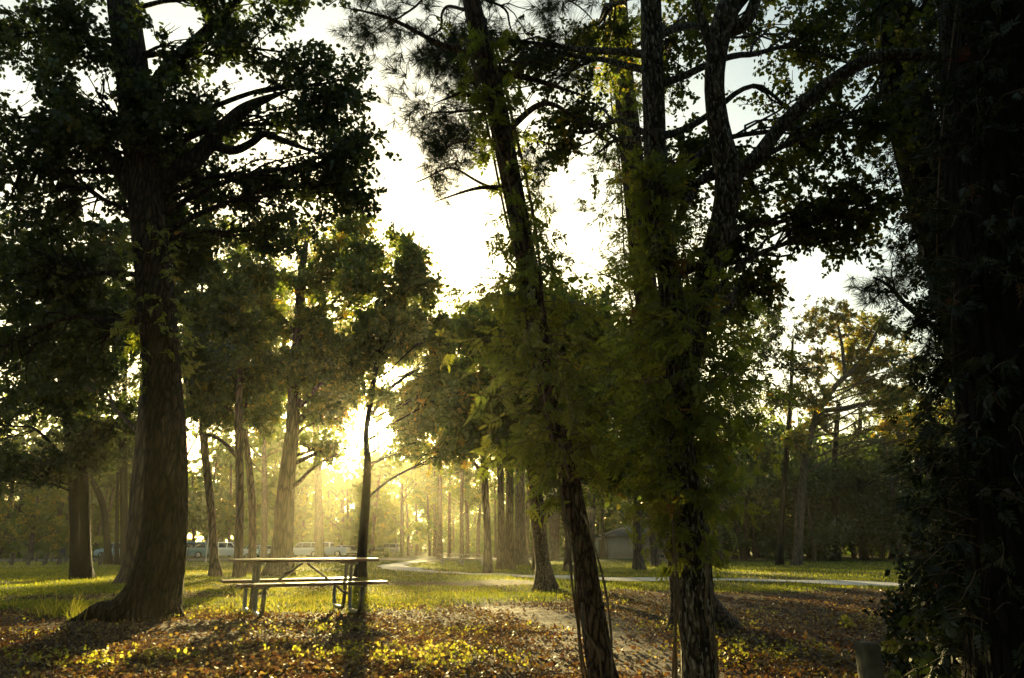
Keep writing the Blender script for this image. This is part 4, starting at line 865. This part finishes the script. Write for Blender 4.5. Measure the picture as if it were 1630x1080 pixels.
for px, py, rz, lab in ((752, 901, 8, 'nearer of the far picnic tables left of the straight trunk'), (718, 899, -6, 'far picnic table beside the lit footpath, left of its neighbour'),
                        (768, 894, 4, 'farthest picnic table, seen behind the straight trunk'), (1048, 901, 25, 'picnic table in the shade before the low building')):
    c = hit(px, py); t2 = copy_tree(tb); t2.location = (c[0], c[1], float(gz(c[0], c[1]))); t2.rotation_euler = (0, 0, R(rz)); t2['label'] = lab

# ------------------------------------------------------------------ posts, pole, bins, fence
M_POST = plain('post_wood', (.10, .085, .055), .85, 0, .4, 18, .6)
def post(label, c, w, h, lean=(0, 0), rz=0, group=None, name='wooden_post'):
    bm_ = boxv(-w / 2, w / 2, -w / 2, w / 2, -.12, h); V, F = bm_
    o = link_mesh(name, np_mesh(name, V, F), M_POST); o.location = (c[0], c[1], float(gz(c[0], c[1]))); o.rotation_euler = (R(lean[0]), R(lean[1]), R(rz))
    mo = o.modifiers.new('bevel', 'BEVEL'); mo.width = w * .16; mo.segments = 3
    return tag(o, label, 'post', group)
P_ = at(1377, 1022, 3.5)
post('weathered square post with a rounded top at the bottom right corner before the dark shrub', (P_[0], P_[1]), .085, P_[2] - float(gz(P_[0], P_[1])), (0, 1), 12)
names = ['first', 'second', 'third', 'fourth', 'fifth', 'sixth']
for i, (px, lean) in enumerate(((17, 2), (44, 3), (70, 5), (93, 2), (117, 4), (158, 7))):
    c = hit(px, 901.5); post(f'{names[i]} short wooden post from the left in the front row beside the road', c, .19, .80, (0, lean), 0, 'short posts along the road')
for i, px in enumerate((38, 57, 82, 104, 140)):
    c = hit(px, 894.5); post(f'{names[i]} short wooden post from the left in the back row across the road', c, .16, .62, (0, 1), 0, 'short posts across the road')
c = hit(97, 896); M_BIN = plain('bin_metal', (.03, .03, .028), .6)
t = empty('trash_can', (c[0], c[1], float(gz(c[0], c[1]))), 0, 'dark park bin on a post between the short wooden posts', 'trash can')
def lathe(rows, sides=20):
    P = np.array([[0, 0, z] for r, z in rows], float)[None]; return tubes(P, np.array([[max(r, .001) for r, z in rows]]), sides)
mesh_part('bin', lathe([(.20, .42), (.26, .46), (.27, .95), (.25, 1.0)]), M_BIN, t, sm=True)
mesh_part('lid', lathe([(.30, 1.0), (.30, 1.05), (.2, 1.16), (.01, 1.2)]), M_BIN, t, sm=True)
mesh_part('post', lathe([(.05, -.1), (.05, .2), (.05, .44)]), M_POST, t, sm=True)
c = hit(492, 887.5); t = empty('trash_can', (c[0], c[1], float(gz(c[0], c[1]))), 0, 'brown barrel bin in front of the white parked cars', 'trash can')
M_BR = plain('brown_barrel', (.12, .06, .03), .6, 0, .2)
mesh_part('barrel', lathe([(.38, -.02), (.40, .1), (.41, .5), (.40, .9), (.38, .96)]), M_BR, t, sm=True)
mesh_part('lid', lathe([(.43, .96), (.43, 1.02), (.28, 1.14), (.01, 1.16)]), M_BR, t, sm=True)
c = hit(327, 897); t = empty('light_pole', (c[0], c[1], float(gz(c[0], c[1]))), 0, 'thin pale pole rising between the slim leaning tree and the parked cars', 'pole')
M_POLE = plain('pale_pole', (.35, .35, .33), .5)
mesh_part('shaft', lathe([(.055, -.1), (.055, 2), (.045, 4.6), (.03, 4.9)], 12), M_POLE, t, sm=True); mesh_part('base_plate', [boxv(-.12, .12, -.12, .12, -.02, .05)], M_POLE, t, .01)
# chain-link fence in front of the cars
fa, fb = hit(140, 894.5), hit(338, 895.5)
fa = fa[:2]; fb = fb[:2]; L = float(np.linalg.norm(fb - fa)); ang = math.atan2(fb[1] - fa[1], fb[0] - fa[0])
M_FEN = plain('dark_fence_metal', (.02, .022, .02), .6, .3)
t = empty('chain_link_fence', (fa[0], fa[1], float(gz(*fa))), ang, 'dark chain-link fence standing between the lawn and the parked cars', 'fence')
for i in range(6): mesh_part('fence_post', lathe([(.035, -.1), (.035, .9), (.035, 1.55)], 10), M_FEN, t, loc=None, sm=True).location = (L * i / 5, 0, 0)
for zz in (.08, 1.5): mesh_part('rail', pipe([(0, 0, zz), (L / 2, 0, zz), (L, 0, zz)], .022, 8, 8), M_FEN, t)
nw = int(L / .14); xs = np.linspace(.05, L - .05, nw); wires = []
for s in (-1, 1):
    P = np.stack([np.c_[xs, np.full(nw, .006 * s), np.full(nw, .08)], np.c_[np.clip(xs + s * 1.42, 0, L), np.full(nw, .006 * s), .08 + np.minimum(1.42, np.where(s > 0, L - xs, xs))]], 1)
    wires.append(tubes(P, np.full((nw, 2), .005), 3))
mesh_part('wire_mesh', wires, M_FEN, t)

# ------------------------------------------------------------------ parked vehicles
M_GLASS = plain('car_glass', (.02, .03, .035), .08); M_TYRE = plain('tyre_rubber', (.02, .02, .02), .8); M_RIM = plain('wheel_rim', (.45, .45, .45), .35, .8)
M_LAMP = plain('head_lamp', (.7, .7, .7), .2); M_TAIL = plain('tail_lamp', (.25, .01, .01), .3); M_TRIM = plain('dark_trim', (.03, .03, .03), .6)
PAINT = {k: plain('paint_' + k, v, .25) for k, v in dict(white=(.62, .68, .70), ice=(.42, .58, .62), teal=(.14, .24, .26), silver=(.38, .42, .43), cream=(.6, .6, .54)).items()}
for mm_ in PAINT.values():
    for nd in mm_.node_tree.nodes:
        if nd.type == 'BSDF_PRINCIPLED': nd.inputs['Coat Weight'].default_value = .6
def arch(cx, r, z0, n=8): return [(cx + r * math.cos(a), z0 + r * math.sin(a)) for a in np.linspace(math.pi, 0, n)]
SPEC = dict(  # length, width, lower outline pieces, belt z, cabin (x,z) quad outline
 minivan=dict(L=4.8, W=1.85, wb=(1.42, -1.45), wr=.34, top=[(2.40, .42), (2.38, .72), (2.05, .93), (1.45, 1.02), (-2.25, 1.05), (-2.40, .9), (-2.40, .40)], cab=[(1.55, 1.01), (.55, 1.62), (-.2, 1.72), (-1.9, 1.68), (-2.34, 1.03)], win=[[(1.18, 1.06), (.5, 1.54), (.32, 1.58), (.32, 1.06)], [(.24, 1.06), (.24, 1.6), (-.7, 1.62), (-.7, 1.06)], [(-.78, 1.06), (-.78, 1.62), (-1.75, 1.58), (-2.05, 1.06)]]),
 suv=dict(L=4.6, W=1.88, wb=(1.38, -1.38), wr=.38, top=[(2.30, .5), (2.28, .86), (2.1, 1.0), (1.15, 1.10), (-2.22, 1.12), (-2.30, .95), (-2.30, .48)], cab=[(1.18, 1.09), (.55, 1.68), (.3, 1.76), (-2.0, 1.74), (-2.24, 1.11)], win=[[(1.0, 1.14), (.5, 1.62), (.1, 1.66), (.1, 1.14)], [(.02, 1.14), (.02, 1.66), (-.9, 1.66), (-.9, 1.14)], [(-.98, 1.14), (-.98, 1.66), (-1.9, 1.62), (-2.08, 1.14)]]),
 pickup=dict(L=5.6, W=1.95, wb=(1.75, -1.65), wr=.40, top=[(2.80, .55), (2.78, .95), (2.55, 1.08), (1.45, 1.16), (-2.76, 1.18), (-2.80, 1.1), (-2.80, .55)], cab=[(1.45, 1.15), (.95, 1.72), (.7, 1.82), (-.45, 1.82), (-.6, 1.70), (-.62, 1.17)], win=[[(1.25, 1.2), (.85, 1.68), (.42, 1.72), (.42, 1.2)], [(.34, 1.2), (.34, 1.72), (-.4, 1.72), (-.48, 1.2)]]),
 sedan=dict(L=4.6, W=1.8, wb=(1.35, -1.35), wr=.32, top=[(2.30, .4), (2.28, .62), (2.0, .78), (1.05, .92), (-1.6, .96), (-2.22, .9), (-2.30, .75), (-2.30, .38)], cab=[(1.10, .91), (.35, 1.36), (-.1, 1.43), (-.9, 1.40), (-1.7, .95)], win=[[(.85, .95), (.28, 1.3), (-.15, 1.37), (-.15, .95)], [(-.23, .95), (-.23, 1.37), (-.85, 1.33), (-1.35, .95)]]))
def car(kind, paint, label, px, py, heading, group='vehicles in the car park', name=None):
    s = SPEC[kind]; c = hit(px, py); t = empty(name or {'pickup': 'pickup_truck', 'suv': 'parked_suv', 'minivan': 'parked_minivan', 'sedan': 'parked_car'}[kind], (c[0], c[1], float(gz(c[0], c[1])) + .05), R(heading), label, 'car' if kind != 'pickup' else 'pickup truck', group)
    W = s['W'] / 2; z0 = .26; wr = s['wr']; mp_ = PAINT[paint]
    low = [(-s['L'] / 2 + .05, z0)] + arch(s['wb'][1], wr + .07, z0 + .02) + arch(s['wb'][0], wr + .07, z0 + .02) + [(s['L'] / 2 - .05, z0)]
    mesh_part('body', prism(low + s['top'], -W, W), mp_, t, .06)
    # cabin narrows to the roof
    V, F = prism(s['cab'], -W + .04, W - .04); zb = s['cab'][0][1]; zt = max(z for x, z in s['cab']); V = V.copy(); k = (V[:, 2] - zb) / (zt - zb); V[:, 1] *= 1 - .16 * np.clip(k, 0, 1)
    mesh_part('cabin', (V, F), mp_, t, .04)
    tum = lambda z: (W - .04) * (1 - .16 * np.clip((z - zb) / (zt - zb), 0, 1))
    for sd in (-1, 1):
        for w in s['win']:
            o_ = np.array([(x, sd * (tum(z) + .006), z) for x, z in w]); i_ = o_.copy(); i_[:, 1] -= sd * .03
            n = len(w); mesh_part('side_window', (np.r_[o_, i_], [np.arange(n)[None] if sd < 0 else np.arange(n)[::-1][None].copy(), np.array([(i, (i + 1) % n, n + (i + 1) % n, n + i) for i in range(n)])]), M_GLASS, t)
        mesh_part('mirror', [boxv(s['cab'][0][0] - .45, s['cab'][0][0] - .27, *sorted((sd * W, sd * (W + .16))), zb + .04, zb + .18)], M_TRIM, t, .03)
        mesh_part('headlight', [boxv(s['L'] / 2 - .16, s['L'] / 2 - .005, *sorted((sd * (W - .42), sd * (W - .06))), s['top'][1][1] - .17, s['top'][1][1] - .03)], M_LAMP, t, .03)
        mesh_part('tail_light', [boxv(-s['L'] / 2 - .006, -s['L'] / 2 + .1, *sorted((sd * (W - .22), sd * (W - .05))), .72, .95)], M_TAIL, t, .02)
        for wx in s['wb']:
            Pp = np.array([[(wx, sd * (W - .23), wr), (wx, sd * (W - .2), wr), (wx, sd * (W - .03), wr), (wx, sd * (W + .0), wr)]], float)
            tw = mesh_part('wheel', tubes(Pp, np.array([[wr * .8, wr, wr, wr * .88]]), 24), M_TYRE, t, sm=False)
            Pr = np.array([[(wx, sd * (W - .1), wr), (wx, sd * (W + .012), wr), (wx, sd * (W + .018), wr)]], float)
            mesh_part('rim', tubes(Pr, np.array([[wr * .62, wr * .62, wr * .2]]), 18), M_RIM, tw)
    # glass front and back
    def pane(nm, a, b):
        (x1, z1), (x2, z2) = a, b; d = np.array([z1 - z2, x2 - x1]) * (1 if x2 < x1 else 1); d = d / np.linalg.norm(d)
        if (d[0] > 0) != (x1 > 0): d = -d
        P = []
        for f in (.14, .9):
            x, z = x1 + (x2 - x1) * f, z1 + (z2 - z1) * f; h = tum(z) - .1
            for yy in (-h, h): P.append((x + d[0] * .01, yy, z + d[1] * .01))
        P = np.array(P); Q = P - np.array([d[0], 0, d[1]]) * .03; V = np.r_[P[[0, 1, 3, 2]], Q[[0, 1, 3, 2]]]
        mesh_part(nm, (V, [np.array([(0, 1, 2, 3), (7, 6, 5, 4), (0, 4, 5, 1), (1, 5, 6, 2), (2, 6, 7, 3), (3, 7, 4, 0)])]), M_GLASS, t)
    pane('windshield', s['cab'][0], s['cab'][1]); pane('rear_window', s['cab'][-1], s['cab'][-2])
    mesh_part('bumper', [boxv(s['L'] / 2 - .1, s['L'] / 2 + .05, -W + .08, W - .08, .30, .48)], M_TRIM, t, .03); mesh_part('bumper', [boxv(-s['L'] / 2 - .05, -s['L'] / 2 + .1, -W + .08, W - .08, .30, .48)], M_TRIM, t, .03)
    if kind == 'pickup': mesh_part('bed_liner', [boxv(-2.7, -.7, -W + .12, W - .12, 1.172, 1.19)], M_TRIM, t)
    return t
car('minivan', 'ice', 'pale minivan with its sloping nose to the left, behind the curved tree', 187, 889.5, 182)
car('suv', 'silver', 'silver sport utility car mostly hidden by the massive oak trunk', 238, 889.5, 0)
car('suv', 'teal', 'dark teal sport utility car behind the fence right of the massive oak', 301, 890, 178)
car('suv', 'white', 'white boxy car between the slim leaning tree and the table', 362, 889, 4)
car('sedan', 'ice', 'pale car facing the lawn, seen just left of the broad leaning tree', 403, 888.5, -80)
car('sedan', 'silver', 'silver car facing the lawn against the left edge of the broad leaning tree', 432, 888.5, -72)
car('suv', 'white', 'white tall car right of the broad leaning tree, behind the table top', 484, 888.5, 180)
car('pickup', 'white', 'white pickup truck above the middle of the table top', 520, 887.5, 176)
car('sedan', 'silver', 'silver car with a bright windshield above the right part of the table', 548, 886.5, -50)
car('sedan', 'cream', 'pale car partly behind the slender dark tree at the right table end', 570, 886, -30)
car('suv', 'cream', 'small hazy pale car far off right of the slender dark tree', 613, 884, 170)

# ------------------------------------------------------------------ low building
c = hit(1000, 889); BY = c[1]; kx = depth(c) / FPX
def bx_(px): return (px - CX) * kx - c[0]
bt = empty('restroom_building', (c[0], c[1], float(gz(c[0], c[1]))), 0, 'low pale block building with a hipped metal roof behind the shaded trees', 'building')
M_BLK = plain('painted_block', (.36, .31, .25), .85, 0, .12, 3, .2); M_ROOF = plain('metal_roof', (.10, .12, .13), .45, .3, .15, 5); M_FAS = plain('fascia', (.09, .10, .10), .6); M_DOOR = plain('brown_door', (.09, .055, .03), .6)
x0, x1, xr, xl = bx_(969), bx_(1058), bx_(1092), bx_(949)
mesh_part('wall', [boxv(x0, x1, 0, 6, -.1, 2.45)], M_BLK, bt)
mesh_part('side_wing', [boxv(x1 + .003, xr, .5, 5.5, -.1, 2.4)], M_BLK, bt); mesh_part('entry_wing', [boxv(xl, x0 - .003, .9, 5.4, -.1, 2.35)], M_BLK, bt)
def hip(x0, x1, y0, y1, z0, z1, ins):
    V = np.array([(x0, y0, z0), (x1, y0, z0), (x1, y1, z0), (x0, y1, z0), (x0 + ins, (y0 + y1) / 2, z1), (x1 - ins, (y0 + y1) / 2, z1)], float)
    return V, [np.array([(0, 1, 5, 4), (2, 3, 4, 5)]), np.array([(1, 2, 5), (3, 0, 4)]), np.array([(3, 2, 1, 0)])]
rf = mesh_part('roof', hip(x0 - .35, x1 + .35, -.45, 6.4, 2.63, 3.75, 3.0), M_ROOF, bt)
seam = [tubes(np.array([[(xx, -.45, 2.66), (x0 - .35 + 3.0 + (xx - x0 + .35) / (x1 - x0 + .7) * (x1 - x0 + .7 - 6.0), 2.97, 3.78)]]), np.full((1, 2), .02), 5) for xx in np.linspace(x0 - .2, x1 + .2, 14)]
mesh_part('roof_seam', seam, M_FAS, rf); mesh_part('fascia', [boxv(x0 - .4, x1 + .4, -.5, 6.5, 2.453, 2.628)], M_FAS, bt)
mesh_part('wing_roof', [boxv(x1 + .403, xr + .3, .1, 5.9, 2.403, 2.66), boxv(xl - .3, x0 - .403, .4, 5.9, 2.353, 2.52)], M_FAS, bt)
dr = mesh_part('door', [boxv(bx_(955), bx_(964), .85, .897, 0, 2.05)], M_DOOR, bt, .01); mesh_part('handle', [boxv(bx_(962.5), bx_(963.2), .80, .848, .95, 1.05)], M_GALV, dr)
mesh_part('downpipe', pipe([(bx_(1023), -.06, 0), (bx_(1023), -.06, 1.2), (bx_(1023), -.06, 2.45)], .05, 6, 8), M_FAS, bt)
mesh_part('meter_box', [boxv(bx_(1025), bx_(1030), -.25, -.003, .5, .95)], M_ROOF, bt, .02)
mesh_part('plinth', [boxv(x0 - .06, x1 + .06, -.9, -.003, -.1, .08)], M_BLK, bt)

# ------------------------------------------------------------------ shrubs, twigs
tree('shrub', 'dark sprawling shrub filling the bottom right corner behind the square post', 'shrub', [(1560, 1075, 16), (1550, 1000, 12), (1530, 940, 8), (1500, 900, 5)], 5.6,
     blobs=[(1480, 1000, 80, 60, 6.2, None, .9), (1560, 940, 90, 70, 6.0), (1450, 930, 60, 40, 6.8, None, .6), (1600, 1020, 90, 80, 5.2), (1500, 1060, 90, 50, 5.2), (1610, 860, 80, 80, 5.6), (1430, 1040, 40, 40, 6.0, None, .5), (1560, 760, 70, 90, 5.9, None, .8), (1590, 600, 60, 110, 6.0, None, .8), (1500, 1000, 60, 60, 4.6), (1560, 1060, 70, 50, 4.2), (1530, 900, 60, 50, 5.0)],
     bark=M_DARK, leafmat=M_IVY, flare=.1, sides=10, rings=20, nsub=12, ntwig=9, nleaf=12, lsize=.045, tpl='leaf', twl=.24, minr=.0025, cull=0, attach_low=.6)
c = hit(1360, 1000); t = empty('fallen_twig', (c[0], c[1], float(gz(c[0], c[1]))), 0, 'fallen twig with a cluster of yellow leaves on the dark ground before the shrub', 'twig')
mesh_part('stem', pipe([(-.08, 0, .03), (0, .02, .05), (.09, .03, .10), (.2, .05, .17)], .005, 14, 6), M_STEM, t)
Q = rg.normal(0, .03, (26, 3)) + [-.08, 0, .06]; V, F, tn = leaves(Q, rg.normal(size=(26, 3)) + [0, 0, .5], .055 * rg.uniform(.6, 1.2, 26), 'leaf', rg, rg.uniform(.6, .95, 26)); link_mesh('leaves', np_mesh('twig_leaves', V, F, tint=tn), M_GRASS, t)

# ------------------------------------------------------------------ people far away beyond the path
def person(label, px, py, yaw, shirt, step=.12, arm=.1):
    r_ = hit(px, 885); P0 = r_ * 1.0; s = 128 / r_[1]; x, y = (px - CX) / FPX * 128 * CT, 128.0
    t = empty('person', (x, y, float(gz(x, y))), R(yaw), label, 'person', None)
    def skin(nm, verts, edges, rad, mat):
        me = bpy.data.meshes.new(nm); me.from_pydata(verts, edges, []); o = link_mesh(nm, me, mat, t); sk = o.modifiers.new('skin', 'SKIN'); sk.use_smooth_shade = True
        for i, r in enumerate(rad): me.skin_vertices[0].data[i].radius = (r, r)
        me.skin_vertices[0].data[0].use_root = True; su = o.modifiers.new('sub', 'SUBSURF'); su.levels = 1; su.render_levels = 1; return o
    body = [(0, 0, .95), (0, 0, 1.2), (0, 0, 1.42), (0, 0, 1.52), (0, .01, 1.60), (0, .01, 1.72), (.09, 0, .9), (.10, step, .5), (.10, -step * .2 + step, .08), (.10, step + .14, .04), (-.09, 0, .9), (-.10, -step, .5), (-.10, -step * 1.6, .08), (-.10, -step * 1.6 + .14, .04),
            (.19, 0, 1.40), (.25, -arm * .5, 1.14), (.27, arm, .90), (.27, arm + .03, .80), (-.19, 0, 1.40), (-.25, arm * .5, 1.14), (-.27, -arm, .90), (-.27, -arm, .80)]
    E = [(0, 1), (1, 2), (2, 3), (3, 4), (4, 5), (0, 6), (6, 7), (7, 8), (8, 9), (0, 10), (10, 11), (11, 12), (12, 13), (2, 14), (14, 15), (15, 16), (16, 17), (2, 18), (18, 19), (19, 20), (20, 21)]
    rd = [.13, .12, .13, .055, .095, .085, .09, .062, .045, .04, .09, .062, .045, .04, .06, .045, .034, .035, .06, .045, .034, .035]
    skin('body', body, E, rd, M_SKIN)
    skin('shirt', body[:3] + [body[14], body[15], body[18], body[19]], [(0, 1), (1, 2), (2, 3), (3, 4), (2, 5), (5, 6)], [.15, .14, .15, .075, .06, .075, .06], shirt)
    skin('trousers', [body[0]] + [body[6], body[7], body[8], body[10], body[11], body[12]], [(0, 1), (1, 2), (2, 3), (0, 4), (4, 5), (5, 6)], [.15, .105, .08, .06, .105, .08, .06], M_TROU)
    skin('hair', [(0, -.01, 1.70), (0, -.02, 1.78)], [(0, 1)], [.098, .07], M_BIN)
M_SKIN = plain('skin', (.35, .22, .15), .6); M_TROU = plain('trousers_cloth', (.03, .03, .04), .9); S1 = plain('dark_shirt', (.04, .04, .05), .9); S2 = plain('brown_shirt', (.10, .05, .03), .9)
person('person in a dark shirt standing far off among the lit trunks, leftmost of three', 655, 881, 20, S1, .05)
person('person in a brown shirt walking far off, in the middle of three', 663, 881, 100, S2, .2, .15)
person('person in dark clothes standing far off, rightmost of three', 677, 881, -30, S1, .06)
